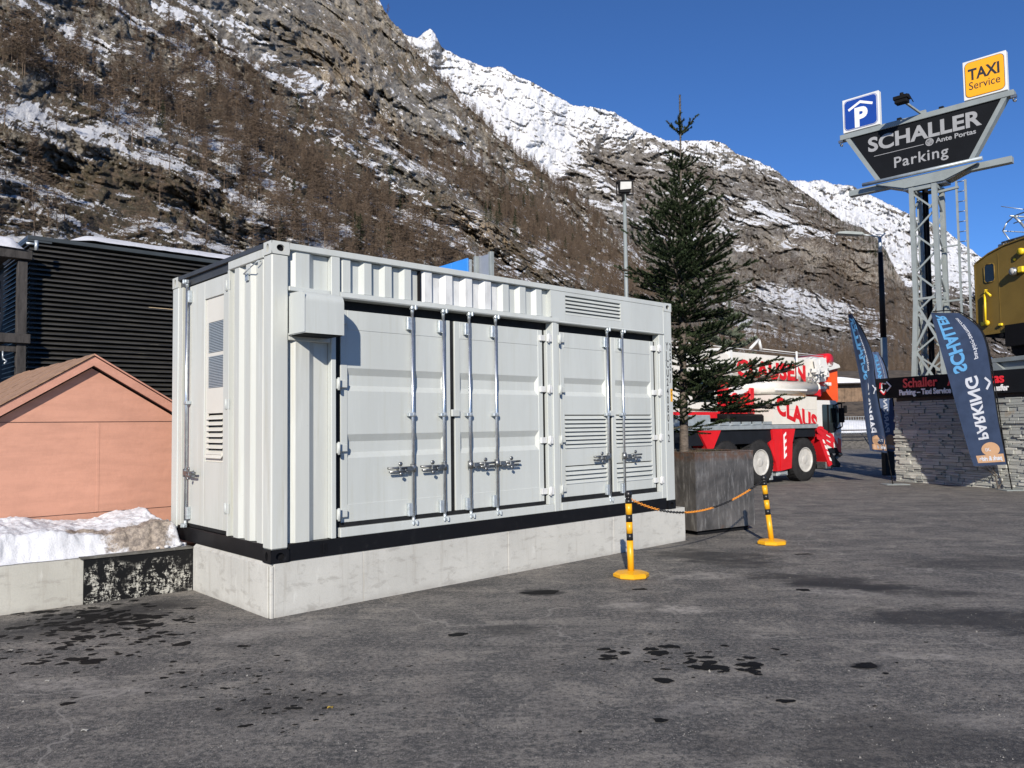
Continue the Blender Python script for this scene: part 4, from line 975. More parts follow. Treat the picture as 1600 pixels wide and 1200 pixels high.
def lockrod(s, z0, z1, hz, hd, mp=LS, dc=.022):
    """zinc rod with cams, guides and folded handle; hd = handle direction along s"""
    def mpv(a, d, z): return mp(a, d, z)
    root = B(); root.tube(mpv(s, dc, z0+.03), mpv(s, dc, z1-.02), .0165, 12); rod = root.out('lock_rod', M['zinc'], ct)
    for z in (z0+.135, z1-.165):   # guide brackets
        b = B(); b.box(s-.062, s+.022, dc-.008, dc+.034, z-.065, z+.065, .004, mp=mp); b.out('rod_bracket', M['zincdull'], rod)
    b = B()
    for z in ((z0+z1)/2, ):
        b.box(s-.055, s+.026, dc-.022, dc+.034, z-.018, z+.018, .004, mp=mp); b.tube(mpv(s, dc, z-.022), mpv(s, dc, z+.022), .026, 10)
    b.out('rod_guide', M['zincdull'], rod)
    for z, sg in ((z0, 1), (z1, -1)):
        b = B(); b.tube(mpv(s, dc, z), mpv(s, dc, z+sg*.06), .021, 10, .0165); b.box(s-.034, s+.05, dc-.030, dc-.006, z-.012, z+.014, .005, mp=mp); b.box(s+.012, s+.034, dc-.042, dc+.010, z-.022, z+.026, .005, mp=mp); b.box(s-.03, s-.012, dc-.036, dc+.010, z-.02, z+.020, .005, mp=mp)
        b.out('rod_cam', M['zincdull'], rod)
    if hd:
        b = B(); z = hz
        b.tube(mpv(s, dc, z-.04), mpv(s, dc, z+.045), .030, 12)
        b.box(s+hd*.02, s+hd*.12, dc-.036, dc-.012, z-.022, z+.024, .004, mp=mp); b.box(s+hd*.05, s+hd*.10, dc-.03, dc+.02, z-.034, z-.018, .004, mp=mp)
        b.tube(mpv(s+hd*.10, dc-.030, z+.010), mpv(s+hd*.33, dc-.030, z+.014), .0125, 8); b.tube(mpv(s+hd*.12, dc-.026, z-.024), mpv(s+hd*.31, dc-.026, z-.024), .0125, 8)
        b.box(s+hd*.165, s+hd*.198, dc-.045, dc+.02, z-.024, z+.026, .006, mp=mp); b.lathe([(.004, -.006), (.022, -.006), (.022, .006), (.004, .006)], mpv(s+hd*.185, dc-.04, z+.052), 'y' if mp is LS else 'x', 12); b.lathe([(.004, -.008), (.018, -.008), (.018, .008), (.004, .008)], mpv(s+hd*.185, dc-.05, z-.048), 'y' if mp is LS else 'x', 12)
        b.out('rod_handle', M['darkmetal'], rod)
for s, hd in ((1.56, -1), (1.965, -1), (2.325, 1), (2.715, 1), (4.665, -1), (4.975, 1)):
    lockrod(s, .215, 2.425, .77, hd)
# short side
part('gutter_beam', simple('dark_header', (.045, .047, .048), .45, 0, .1, 3), lambda b: (b.prism([(.18, H-.045), (W-.16, H-.045), (W-.16, H-.002), (.18, H-.002)], -.002, .10, 'x'), b.prism([(.95, H-.13), (W-.16, H-.13), (W-.16, H-.05), (.95, H-.05)], .03, .10, 'x')))
part('end_rail', M['paint_warm'], lambda b: b.box(.002, .10, .168, .95, H-.13, H-.047, BV))
part('end_panel', M['paint_warm'], lambda b: corr(b, .168, .93, .156, H-.132, .016, .052, .25, SS, crest=.40))
part('door_jamb', M['paint_warm'], lambda b: b.box(.004, .10, .93, .965, .156, H-.13, .003))
part('jamb_gasket', M['gasket'], lambda b: (b.box(.045, .10, .967, .998, .156, H-.13), b.box(.045, .10, 2.09, 2.265, .156, H-.13), b.box(.045, .10, .998, 2.09, .156, .19), b.box(.045, .10, .998, 2.09, 2.752, H-.131)))
part('door_jamb', M['paint_warm'], lambda b: b.box(.01, .10, 2.17, 2.266, .156, H-.13, .004))
ed = part('end_door', M['paint_warm'], lambda b: (b.box(.03, .09, 1.0, 1.12, .192, 2.75, .004), b.box(.03, .09, 1.60, 2.085, .192, 2.75, .004), b.box(.031, .09, 1.12, 1.60, 2.56, 2.75, .003), b.box(.031, .09, 1.12, 1.60, .192, .86, .003)))
def sub(name, mt, fn, parent, **k):
    b = B(); fn(b); return b.out(name, mt, parent, **k)
M['ipaint'] = simple('inner_unit_paint', (.58, .565, .51), .45, 0, .03, 3)
sub('inner_panel', M['ipaint'], lambda b: (b.box(.048, .06, 1.122, 1.165, .862, 2.558), b.box(.048, .06, 1.545, 1.598, .862, 2.558), b.box(.048, .06, 1.165, 1.545, 2.305, 2.558), b.box(.048, .06, 1.165, 1.545, 1.36, 1.62), b.box(.048, .06, 1.165, 1.545, 1.95, 1.985), b.box(.048, .06, 1.165, 1.545, .862, .93)), ed)
for z0, z1 in ((1.985, 2.305), (1.62, 1.95)):
    g = sub('vent_grille', M['mesh'], lambda b: b.box(.058, .064, 1.165, 1.545, z0, z1), ed)
    b = B(); k = z0+.008
    while k < z1-.006:
        b.box(.049, .058, 1.167, 1.543, k, k+.0075); k += .0165
    b.out('grille_bars', simple('grille_bar', (.42, .47, .50), .45, .3, .05, 30), ed)
slats(ed, 1.167, 1.56, .94, 1.355, 7, .035, mp=SS, mat=M['ipaint'], dep=.045, gap=.35)
sub('louvre_back', M['black'], lambda b: b.box(.085, .089, 1.165, 1.56, .93, 1.36), ed)
sub('louvre_lip', M['ipaint'], lambda b: b.prism([(.048, .95), (.012, .905), (.014, .90), (.052, .94)], 1.14, 1.56, 'y', mp=lambda x, y, z: (x, y, z)), ed)
for z in (.42, 1.44, 2.62):
    sub('hinge', PT, lambda b: (b.box(.002, .02, .925, .985, z-.05, z+.05, .004), b.box(.012, .03, .975, 1.05, z-.045, z+.045, .004), b.tube((.004, .985, z-.055), (.004, .985, z+.055), .011, 8)), ed)
lockrod(2.0, .17, 2.80, .73, -1, mp=SS, dc=-.004)
part('eye_hook', M['zincdull'], lambda b: (b.path([(.004, .52, 2.66), (-.03, .52, 2.66), (-.035, .36, 2.70), (-.03, .22, 2.735), (0, .21, 2.735)], .006, 6), b.box(-.004, .01, .49, .55, 2.60, 2.67)))
# markings on the right post
M['ink'] = simple('black_ink', (.02, .02, .025), .5, 0, .1, 20)
z = 2.235
for ch in 'YJCU':
    lettering('lettering', ch, M['ink'], ct, lambda x, y, zz, z=z: (5.912+x*.62, -.0022-zz, z+y), size=.15, bold=.004, extrude=.0008); z -= .128
for ch in '2408012':
    lettering('lettering', ch, M['ink'], ct, lambda x, y, zz, z=z: (5.912+x*.62, -.0022-zz, z+y), size=.15, bold=.004, extrude=.0008); z -= .126 if ch != '1' else .16
z = 2.225
for ch in '25SJ':
    lettering('lettering', ch, M['ink'], ct, lambda x, y, zz, z=z: (5.992+x*.60, -.0022-zz, z+y), size=.15, bold=.004, extrude=.0008); z -= .142
part('warning_sticker', M['yellow'], lambda b: b.box(6.00, 6.048, -.0015, 0, 1.50, 1.68))
part('sticker_print', M['ink'], lambda b: (b.box(6.012, 6.036, -.0022, -.0014, 1.60, 1.605), b.box(6.012, 6.036, -.0022, -.0014, 1.585, 1.59), b.box(6.018, 6.03, -.0022, -.0014, 1.63, 1.66)))
# ------------------------------------------------------------------ pink shed
sh = empty('pink_shed', (AX, AY, HP), YAW, label='salmon pink shed with a low gable roof left of the container', cat='shed')
xp, yf = -.60, 3.20; yw = 3.29
zl = lambda x: 2.045-.64*(xp-x) if x < xp else 2.045-.60*(x-xp)
def roofprism(b, x0, x1, off0, off1, d0, d1):
    b.prism([(x0, zl(x0)+off0), (x1, zl(x1)+off0), (x1, zl(x1)+off1), (x0, zl(x0)+off1)], d0, d1)
xl, xr = -3.1, 1.9
b = B(); b.prism([(xl+.3, -.3), (xr-.3, -.3), (xr-.3, zl(xr-.3)-.13), (xp, 2.045-.13), (xl+.3, zl(xl+.3)-.13)], yw, 7.0); b.out('wall', M['pink'], sh)
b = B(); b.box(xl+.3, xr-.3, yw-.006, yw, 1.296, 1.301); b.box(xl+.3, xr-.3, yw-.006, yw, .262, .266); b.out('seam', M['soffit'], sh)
b = B(); b.box(-.535, -.505, yw-.003, yw, .27, 1.29, .001); b.box(-1.56, -1.53, yw-.003, yw, .27, 1.29, .001); b.box(.5, .53, yw-.003, yw, .27, 1.29, .001); b.out('cover_strip', M['pink'], sh)
for x0, x1 in ((xl, xp), (xp, xr)):
    b = B(); roofprism(b, x0, x1, -.105, 0, yf, yf+.03); b.out('fascia', M['pinkfascia'], sh)
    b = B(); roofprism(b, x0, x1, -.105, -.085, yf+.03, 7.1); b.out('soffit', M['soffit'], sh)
# the roof boards
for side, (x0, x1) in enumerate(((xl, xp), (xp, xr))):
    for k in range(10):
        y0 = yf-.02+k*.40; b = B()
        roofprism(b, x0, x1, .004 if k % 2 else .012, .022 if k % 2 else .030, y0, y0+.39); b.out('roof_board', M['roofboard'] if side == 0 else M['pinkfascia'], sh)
# ------------------------------------------------------------------ louvred timber building
lb = empty('louvred_building', (AX, AY, 0), YAW, label='tall building clad in black horizontal timber louvres with snow on its roof edge', cat='building')
x0, yb, zt = -.30, 8.0, 4.86
b = B(); b.box(x0+.12, 9.6, yb+.10, yb+7, .2, zt-.05); b.out('wall', M['black'], lb)
pz = .0805; k = 0; z = zt-.10
while z > .9:
    b = B(); w1 = 9.5
    dq = random.uniform(-.006, .006); b.prism([(yb+.05, z+.004), (yb-.018+dq, z-.026), (yb-.020+dq, z-.050), (yb+.03, z-.030)], x0, w1, 'x'); b.out('louvre_slat', M['slat'], lb)
    b = B(); b.prism([(x0+.06, z), (x0-.012, z-.030), (x0-.010, z-.044), (x0+.06, z-.020)], yb+.02, yb+2.0, 'y'); b.out('louvre_slat', M['slat'], lb)
    z -= pz; k += 1
b = B(); b.box(1.55, 2.1, yb-.018, yb-.012, 3.852, 3.862); b.out('bare_splinter', simple('fresh_wood', (.55, .42, .25), .7, 0, .1, 5), lb)
b = B(); b.box(x0-.05, 9.6, yb-.06, yb+7, zt-.07, zt, .006); b.box(x0-.045, x0+.3, yb-.055, yb+1, zt-.1, zt-.071); b.out('roof_edge', simple('dark_flashing', (.06, .068, .068), .4, .2, .1, 3), lb)
nx, ny = 160, 20; X, Y = np.meshgrid(np.linspace(.15, 9.5, nx), np.linspace(yb+.0, yb+6.5, ny))
Zs = zt+.21*sst(X, .1, .7)*(1-.3*sst(X, 6, 9))*sst(Y, yb-.06, yb+.12)+.02*fbm(X*2, Y*2, 4, 77)+.003
o = link_mesh('roof_snow', np_mesh('snow', np.stack([X, Y, Zs], -1).reshape(-1, 3), grid_faces(ny, nx), True), M['snow'], lb)
# ------------------------------------------------------------------ timber frame at far left
tf = empty('timber_shelter', (AX, AY, 0), YAW, label='weathered grey timber post and beam frame at the left edge', cat='shelter')
yb2 = 7.75
zf = lambda z: CAMZ+(z-CAMZ)*1.058
for xx in (-.51, -2.2):
    b = B(); b.box(xx, xx+.135, yb2, yb2+.14, .3, zf(4.24), .006); b.out('post', M['timber'], tf)
for z0, z1, xe in ((4.26, 4.40, -.325), (2.99, 3.13, -.33)):
    b = B(); b.box(-3.4, xe, yb2-.06, yb2+.12, zf(z0), zf(z1), .006); b.out('beam', M['timber'], tf)
b = B(); b.box(-3.4, -.45, yb2+.02, yb2+.12, zf(2.86), zf(2.95), .005); b.out('rail', M['timber'], tf)
for z in (4.33, 3.06):
    b = B(); b.box(-3.4, -.6, yb2+.2, yb2+1.5, zf(z)-.05, zf(z)+.02); b.out('deck', M['timber'], tf)
b = B(); q = zf(4.50); b.path([(-.42, yb2-.08, q), (-.28, yb2-.08, q), (-.26, yb2-.08, q-.03)], .02, 8); b.tube((-.28, yb2-.08, q-.1), (-.28, yb2-.08, q+.06), .028, 8); b.out('pipe_bracket', M['zincdull'], tf)
b = B(); q = zf(2.86); b.path([(-.70, yb2-.03, q), (-.70, yb2-.05, q-.12), (-.65, yb2-.07, q-.16), (-.69, yb2-.09, q-.20)], .012, 6); b.out('hook', M['zincdull'], tf)
nx, ny = 60, 16; X, Y = np.meshgrid(np.linspace(-3.4, -.42, nx), np.linspace(yb2-.1, yb2+1.6, ny))
Zs = zf(4.40)+.21*sst(Y, yb2-.12, yb2+.08)*sst(X, -.38, -.62)+.02*fbm(X*3, Y*3, 4, 78)
o = link_mesh('snow_cover', np_mesh('snow', np.stack([X, Y, Zs], -1).reshape(-1, 3), grid_faces(ny, nx), True), M['snow'], tf)
sw = empty('stone_shelf_wall', (AX, AY, 0), YAW, label='pale rough stone wall stacked behind the timber posts', cat='wall')
random.seed(21)
for j in range(9):
    x = -3.3+random.uniform(-.1, .1)
    while x < -.62:
        w = random.uniform(.22, .5)
        if random.random() < .75:
            b = B(); b.box(x, min(x+w, -.58)-.02, yb2+.75+random.uniform(-.05, .05), yb2+1.05, .5+j*.40, .5+j*.40+random.uniform(.2, .36), .03)
            b.out('stone', M['concretewall'], sw)
        x += w
b = B(); b.box(-3.4, -.55, yb2+1.06, yb2+1.1, .3, 4.2); b.out('backing', simple('stone_backing', (.16, .15, .14), .9, 0, .3, 5, .6, 20), sw)
# ------------------------------------------------------------------ blue hoarding, grey board, floodlight, street light
hr = atY(730, 403, 18.7); ha = math.atan2(-1.3, 1.0)
bh = empty('blue_hoarding', (hr.x, 18.7, 0), ha, label='bright blue board panels rising above the container roof', cat='hoarding')
w = .70; b = B()
for k in range(5):
    q = B(); q.box(-(k+1)*w+.02, -k*w, 0, .04, hr.z-2.4, hr.z, .004); q.out('board', M['bluehoard'], bh)
    b.box(-k*w-.01, -k*w+.03, .05, .12, 0, hr.z-.03)
b.out('post', M['zincdull'], bh)
gr_ = atY(764, 394, 18.2)
gb = empty('grey_board', (gr_.x, 18.2, 0), ha, label='back of a grey board on steel posts beside the blue hoarding', cat='board')
b = B(); b.box(-.60, 0, .10, .13, gr_.z-2.0, gr_.z, .003); b.out('panel', M['greyboard'], gb)
for xx in (-.64, -.03):
    b = B(); b.box(xx, xx+.10, 0, .095, 0, gr_.z+.01, .006); b.out('post', M['greysteel'], gb)
b = B(); b.bar((-.33, .05, gr_.z-1.2), (-.06, .05, gr_.z-.42), .03, .03); b.bar((-.17, .05, gr_.z-1.2), (-.04, .05, gr_.z-.42), .03, .03); b.bar((-.85, .05, gr_.z-1.2), (-.66, .05, gr_.z-.6), .03, .03); b.out('brace', M['zincdull'], gb)

fl = empty('floodlight_mast', (2.52, 17, 0), 0, label='slim grey mast with one square floodlight behind the container', cat='floodlight')
b = B(); b.tube((0, 0, 0), (0, 0, 6.75), .055, 12, .038); b.out('pole', M['greysteel'], fl)
b = B(); b.prism([(-.12, 6.72), (.12, 6.72), (.17, 6.98), (.17, 7.02), (-.13, 7.02), (-.13, 6.98)], -.10, .02, mp=lambda x, y, z: (x, y+(z-6.72)*.3, z)); b.box(-.17, .19, -.04, .13, 6.96, 7.0)
b.out('lamp_housing', M['black'], fl)
b = B(); b.prism([(-.10, 6.78), (.14, 6.80), (.16, 6.99), (-.08, 6.99)], -.115, -.102, mp=lambda x, y, z: (x, y+(z-6.72)*.3, z)); b.out('lamp_glass', M['lampglass'], fl)
b = B(); b.bar((-.17, 0, 6.68), (-.17, 0, 6.95), .02, .02); b.bar((.19, 0, 6.68), (.19, 0, 6.95), .02, .02); b.bar((-.18, 0, 6.69), (.2, 0, 6.69), .03, .03); b.box(-.05, -.0, -.06, .06, 6.55, 6.72); b.out('bracket', M['black'], fl)

sp_ = atY(1387, 700, 24)
stl = empty('street_lamp', (sp_.x, 24, 0), 0, label='tall dark street lamp with a flat arm reaching left beside the lattice tower', cat='street lamp')
top = atY(1387, 372, 24).z
b = B(); b.tube((.0, 0, .9), (0, 0, 4.2), .105, 12, .095); b.out('pole', M['greysteel'], stl)
b = B(); b.tube((.0, 0, 4.2), (0, 0, top-.45), .09, 12, .07); b.out('pole_upper', M['blackpaint'], stl)
b = B(); b.tube((.0, 0, top-.45), (0, 0, top+.02), .055, 12, .05); b.out('pole_tip', M['zincdull'], stl)
b = B(); b.box(-.14, .14, -.14, .14, 0, .95, .01); b.out('base_box', M['blackpaint'], stl)
b = B(); b.path([(0, 0, top), (-.10, 0, top+.06), (-.55, 0, top+.12)], .022, 8); b.path([(0, 0, top), (.12, 0, top+.10), (.17, 0, top+.16)], .022, 8); b.path([(.12, 0, top+.1), (-.10, 0, top+.12)], .012, 6); b.out('arm', M['zincdull'], stl)
b = B(); b.prism([(-1.35, .14), (-.62, .09), (-.52, .12), (-.60, .17), (-1.1, .21), (-1.33, .185)], -.14, .14, mp=lambda x, y, z: (x, y, z+top)); b.out('lamp_head', M['greysteel'], stl)

# ------------------------------------------------------------------ planter and fir
pA = Vector((2.70, 11.69, 0)); dA = Vector((1.07, .68, 0)).normalized(); aA = math.atan2(dA.y, dA.x)
pt = empty('steel_planter', (pA.x, pA.y, 0), aA, label='large square bare steel planter box at the container end', cat='planter')
S_, Hh = 1.27, 1.235; t = .012
b = B(); b.box(0, S_, 0, t, .07, Hh-.02, .003); b.box(0, t, t, S_, .07, Hh-.02, .003); b.box(S_-t, S_, t, S_, .07, Hh-.02, .003); b.box(t, S_-t, S_-t, S_, .07, Hh-.02, .003); b.box(t, S_-t, t, S_-t, .07, .1); b.out('box', M['steelplate'], pt)
b = B(); b.box(-.006, .03, -.006, S_+.0, Hh-.018, Hh, .002); b.box(.031, S_, -.006, .03, Hh-.018, Hh, .002); b.box(S_-.03, S_+.004, .031, S_, Hh-.018, Hh, .002); b.box(.031, S_-.031, S_-.03, S_, Hh-.018, Hh, .002); b.out('rim', M['steelplate'], pt)
b = B(); b.box(-.004, .028, -.004, .0005, .07, Hh-.02); b.box(-.004, -.0005, .0006, .028, .07, Hh-.02); b.out('corner_angle', M['steelplate'], pt)
b = B(); b.box(.08, S_-.08, .06, S_-.08, 0, .068); b.out('pallet_foot', M['black'], pt)
b = B(); b.box(t+.001, S_-t-.001, t+.001, S_-t-.001, Hh-.15, Hh-.06); b.out('soil', simple('soil', (.06, .045, .03), .95, 0, .3, 10, .8, 30), pt)
# dry herbs sticking over the rim
random.seed(8); b = B()
for _ in range(300):
    x, y = random.uniform(.03, S_-.03), random.uniform(.03, S_-.03); h = random.uniform(.05, .13)
    b.face([(x, y, Hh-.07), (x+.012, y+.004, Hh-.07), (x+random.uniform(-.05, .05), y+random.uniform(-.05, .05), Hh-.07+h)])
b.out('dry_herbs', simple('dry_herb', (.11, .095, .05), .9, 0, .3, 8), pt, kind='stuff')

M['needle'] = mat_tree('fir_needles', (.012, .022, .010), (.040, .056, .026), 9)
M['needle_pale'] = mat_tree('pale_needles', (.10, .12, .085), (.20, .22, .16), 6)
def fir(root, H0, Z0, lean, whorls, seed, mat_n, tw=.95, shortside=None, leader=.75, dens=1.0, density_z=None, droopk=1.0):
    r = np.random.RandomState(seed)
    segs = []   # (p0, p1, thickness) twigs carrying needles
    wood = B()
    def trunk(z): return np.array([lean*z, 0, z])
    N_ = 9
    for k in range(N_):
        a, c = H0*k/N_, H0*(k+1)/N_
        wood.tube(tuple(trunk(a)), tuple(trunk(c)), max(.015, .075*(1-k/N_)), 8, max(.012, .075*(1-(k+1)/N_)), caps=False)
    def branch(p, d, Ln, up, lvl):
        n = max(2, int(Ln/(.12 if lvl < 2 else .10))); pts = [p]; dd = d.copy()
        for i in range(n):
            dd = dd+np.array([0, 0, up*.5/n])+r.normal(size=3)*.02; dd /= np.linalg.norm(dd)
            pts.append(pts[-1]+dd*Ln/n)
        for i in range(n):
            segs.append((pts[i], pts[i+1], lvl))
        if lvl < 2:
            side = np.cross(dd, [0, 0, 1]); side /= np.linalg.norm(side)+1e-9
            for i in range(1, n+1):
                f = i/n
                if lvl == 0 and f < .14: continue
                for sg in (-1, 1):
                    if r.rand() > (.86 if lvl == 0 else .66)*dens: continue
                    l2 = Ln*(.50 if lvl == 0 else .42)*(1.12-f*.85)*(.7+.5*r.rand())
                    if l2 < .05: continue
                    q = dd*(.62+.2*r.rand())+side*sg*(.75)+np.array([0, 0, r.normal()*.13-.03*droopk])
                    q /= np.linalg.norm(q)
                    branch(pts[i]-0, q, l2, up*.6, lvl+1)
        return pts
    for (z, Lb, ang, nb, el) in whorls:
        ph = r.rand()*6.28
        for k in range(nb):
            a = ph+2*np.pi*k/nb+r.normal()*(.28 if z < 5.2 else .08)
            Lk = Lb*((.50+.60*r.rand()) if z < 5.2 else .9+.2*r.rand())
            if shortside: Lk *= shortside(a, z)
            e = el+r.normal()*.15
            d = np.array([np.cos(a)*np.cos(e), np.sin(a)*np.cos(e), np.sin(e)])
            pts = branch(trunk(z+r.normal()*.02), d, Lk, .95 if z > H0*.5 else .6, 0)
            wood.path([tuple(p) for p in pts[::2]], max(.004, .013*Lk), 5)
    for z_ in np.arange(H0-.95, H0-.02, .05): segs.append((trunk(z_), trunk(z_+.04), 2))
    tk = wood.out('trunk', M['bark'], root)
    # needles
    P0 = np.array([s[0] for s in segs]); P1 = np.array([s[1] for s in segs]); lv = np.array([s[2] for s in segs])
    Ls = np.linalg.norm(P1-P0, axis=1); per = 62
    idx = np.repeat(np.arange(len(segs)), (per*Ls/.1).astype(int)+1)
    f = r.rand(len(idx)); base = P0[idx]+(P1-P0)[idx]*f[:, None]
    ax = (P1-P0)[idx]/Ls[idx][:, None]
    rv = r.normal(size=(len(idx), 3)); rv[:, 2] = rv[:, 2]*.6+.25; rv -= ax*np.sum(rv*ax, 1)[:, None]; rv /= np.linalg.norm(rv, axis=1)[:, None]+1e-9
    dr = ax*.62+rv*.85; dr /= np.linalg.norm(dr, axis=1)[:, None]
    ln = (.026+.012*r.rand(len(idx)))[:, None]*tw
    w = np.cross(dr, r.normal(size=(len(idx), 3))); w /= np.linalg.norm(w, axis=1)[:, None]; w *= .0072*tw
    Vv = np.stack([base-w, base+w, base+dr*ln+w*.3, ], 1).reshape(-1, 3)
    Fv = np.arange(len(Vv)).reshape(-1, 3)
    print('needles', len(Fv), 'segs', len(segs))
    link_mesh('crown', np_mesh('needles', Vv, Fv), mat_n, root, kind='stuff')
    # twig cores
    sel = np.arange(len(segs)); a = P0[sel]; c = P1[sel]; s = np.cross(c-a, [0.3, .1, 1.]); s /= np.linalg.norm(s, axis=1)[:, None]; s *= .0028
    t2 = np.cross(c-a, s); t2 /= np.linalg.norm(t2, axis=1)[:, None]; t2 *= .0028
    Vt = np.concatenate([np.stack([a-s, a+s, c], 1), np.stack([a-t2, a+t2, c], 1)]).reshape(-1, 3)
    link_mesh('twigs', np_mesh('twigs', Vt, np.arange(len(Vt)).reshape(-1, 3)), M['bark'], root, kind='stuff')
ft = empty('fir_tree', (2.74, 12.6, 1.12), 0, label='dark green fir with a bare leader growing from the steel planter', cat='tree')
wh = []
prof = [(.50, .8, 4, .00), (.80, 1.3, 5, .02), (1.05, 1.38, 6, .05), (1.22, 1.15, 6, .05), (1.45, .95, 6, .05), (1.68, 1.0, 7, .1), (1.92, 1.05, 7, .12), (2.15, 1.02, 8, .15), (2.38, 1.04, 8, .15), (2.62, 1.02, 8, .18), (2.85, 1.02, 8, .2), (3.08, .98, 8, .2), (3.32, .9, 8, .25), (3.55, .84, 8, .3), (3.78, .78, 7, .3), (4.0, .70, 7, .35), (4.22, .58, 7, .4), (4.42, .40, 5, .45), (4.66, .46, 7, .35), (4.72, .22, 3, .6), (5.26, .34, 5, .42), (5.28, .26, 2, .9)]
for z, Lb, nb, el in prof: wh.append((z, Lb, 0, nb, el))
def ss(a, z):
    dx = math.cos(a)
    if z < 1.3: return (1.28 if dx > .3 else .62) if z > .5 else 1
    if 2.0 < z < 2.9: return 1.05+.10*abs(dx)
    return 1
fir(ft, 5.92, 0, .012, wh, 4, M['needle'], shortside=ss)
gt = atY(1140, 490, 26)
pc = empty('pale_conifer', (gt.x, 26, 0), 0, label='pale grey green conifer seen behind the right side of the fir', cat='tree')
fir(pc, gt.z+.6, 0, 0, [(z, .35+(gt.z+.6-z)*.33, 0, 6, .1) for z in np.arange(2.6, gt.z+.3, .5)], 9, M['needle_pale'], tw=2.6, dens=.8)

# ------------------------------------------------------------------ bollards and chain
def bollard(x, y, lx, ly, label):
    r = empty('chain_post', (x, y, 0), 0, label=label, cat='post', group='black and yellow chain posts')
    b = B(); n = 8
    prof = [(.180, 0), (.197, .012), (.197, .042), (.175, .056), (.065, .074)]
    b.lathe(prof, (0, 0, 0), 'z', 8); bb = b.out('base', M['yellow'], r)
    for p in bb.data.polygons: p.use_smooth = False
    def P(z): return (lx*z, ly*z, z)
    for z0, z1, m in ((.06, .40, 'yellow'), (.40, .475, 'blackplastic'), (.475, .60, 'yellow'), (.60, .68, 'blackplastic'), (.68, .80, 'yellow')):
        b = B(); b.tube(P(z0+.001), P(z1-.001), .036, 20); b.out('tube_band', M[m], r)
    b = B(); b.tube(P(.80), P(.845), .037, 16); b.tube(P(.845), P(.88), .026, 16)
    for s in (-1, 1):
        b.path([(lx*.85+s*.02, ly*.85, .85), (lx*.87+s*.034, ly*.87, .875), (lx*.89+s*.02, ly*.89, .90)], .007, 6)
    b.lathe([(.012, .0), (.034, .008), (.042, .03), (.038, .056), (.018, .076)], (lx*.875, ly*.875, .865), 'z', 14); b.out('cap', M['blackplastic'], r)
    return r
x1, y1 = gnd(988, 904); y1 += .08; x2, y2 = gnd(1210, 852); y2 += .1
bollard(x1, y1, -.015, 0, 'black and yellow plastic chain post in front of the container doors')
bollard(x2, y2, -.085, .05, 'leaning black and yellow plastic chain post beside the steel planter')
ch = empty('plastic_chain', (x1, y1, 0), 0, label='sagging orange and black plastic chain strung between the two posts', cat='chain')
pa = Vector((x1-.013, y1, .86)); pb = Vector((x2-.075, y2+.045, .87)); Lc = (pb-pa).length; sag = .27
def cpos(t):
    p = pa.lerp(pb, t); p.z -= sag*4*t*(1-t)*(1+.35*(.5-t)); return p
n_l = int(Lc*1.06/.034)
lm = bmesh.new()
def torus_link(bm, a=.0235, c=.0125, r=.0042, seg=12, rs=6):
    rings = []
    for k in range(seg):
        th = 2*math.pi*k/seg; cx, cy = a*math.cos(th), c*math.sin(th)
        nx_, ny_ = math.cos(th), math.sin(th)
        rings.append([bm.verts.new((cx+nx_*r*math.cos(q*2*math.pi/rs), cy+ny_*r*math.cos(q*2*math.pi/rs), r*math.sin(q*2*math.pi/rs))) for q in range(rs)])
    for k in range(seg):
        for q in range(rs):
            f = bm.faces.new((rings[k][q], rings[(k+1) % seg][q], rings[(k+1) % seg][(q+1) % rs], rings[k][(q+1) % rs])); f.smooth = True
torus_link(lm); lms = {}
for nm in ('orangechain', 'blackplastic'):
    me = bpy.data.meshes.new('link'); lm.to_mesh(me); me.materials.append(M[nm]); lms[nm] = me
for k in range(n_l):
    t = (k+.5)/n_l; p = cpos(t); q = cpos(min(1, t+.004)); d = (q-p).normalized()
    col = 'orangechain' if (t < .185 or .365 < t < .565 or .72 < t < .875) else 'blackplastic'
    o = bpy.data.objects.new('link', lms[col]); COL.objects.link(o); o.parent = ch
    e = d.to_track_quat('X', 'Z').to_matrix().to_4x4(); o.matrix_local = Matrix.Translation(p-Vector((x1, y1, 0))) @ e @ Matrix.Rotation(math.pi/2*(k % 2)+.4, 4, 'X')
# ------------------------------------------------------------------ stone wall with sign board
wo_ = (10.536, 21.586); wa = math.atan2(-3.16, 1.375)
wl = empty('stone_wall', (*wo_, 0), wa, label='grey dry stacked slate wall under the black shop sign', cat='wall')
LW = 6.6
b = B(); b.box(.03, LW, .05, .6, -.05, 2.26); b.out('core', M['gravel'], wl)
random.seed(31)
stone_meshes = []
for k in range(14):
    q = B(); bmesh.ops.create_cube(q.bm, size=1)
    for v in q.bm.verts:
        v.co += Vector((random.uniform(-.02, .02), random.uniform(-.05, .05), random.uniform(-.05, .05)))
    bmesh.ops.bevel(q.bm, geom=list(q.bm.edges), offset=.04, segments=1, affect='EDGES')
    me = bpy.data.meshes.new('stone'); q.bm.to_mesh(me); me.materials.append(M['slate']); stone_meshes.append(me)
def stone(x, w, z, h, dy, par, yside=None):
    o = bpy.data.objects.new('stone', random.choice(stone_meshes)); COL.objects.link(o); o.parent = par
    if yside is None: o.location = (x+w/2, .06+dy-.05, z+h/2); o.scale = (w-.006, .16, h-.004)
    else: o.location = (yside+dy-.02, x+w/2, z+h/2); o.scale = (.16, w-.006, h-.004)
cnt = 0
z = 0.0; courses = []
while z < 2.14:
    h = random.choice((.045, .055, .065, .08, .10)); courses.append((z, h)); z += h
rest_b = B()
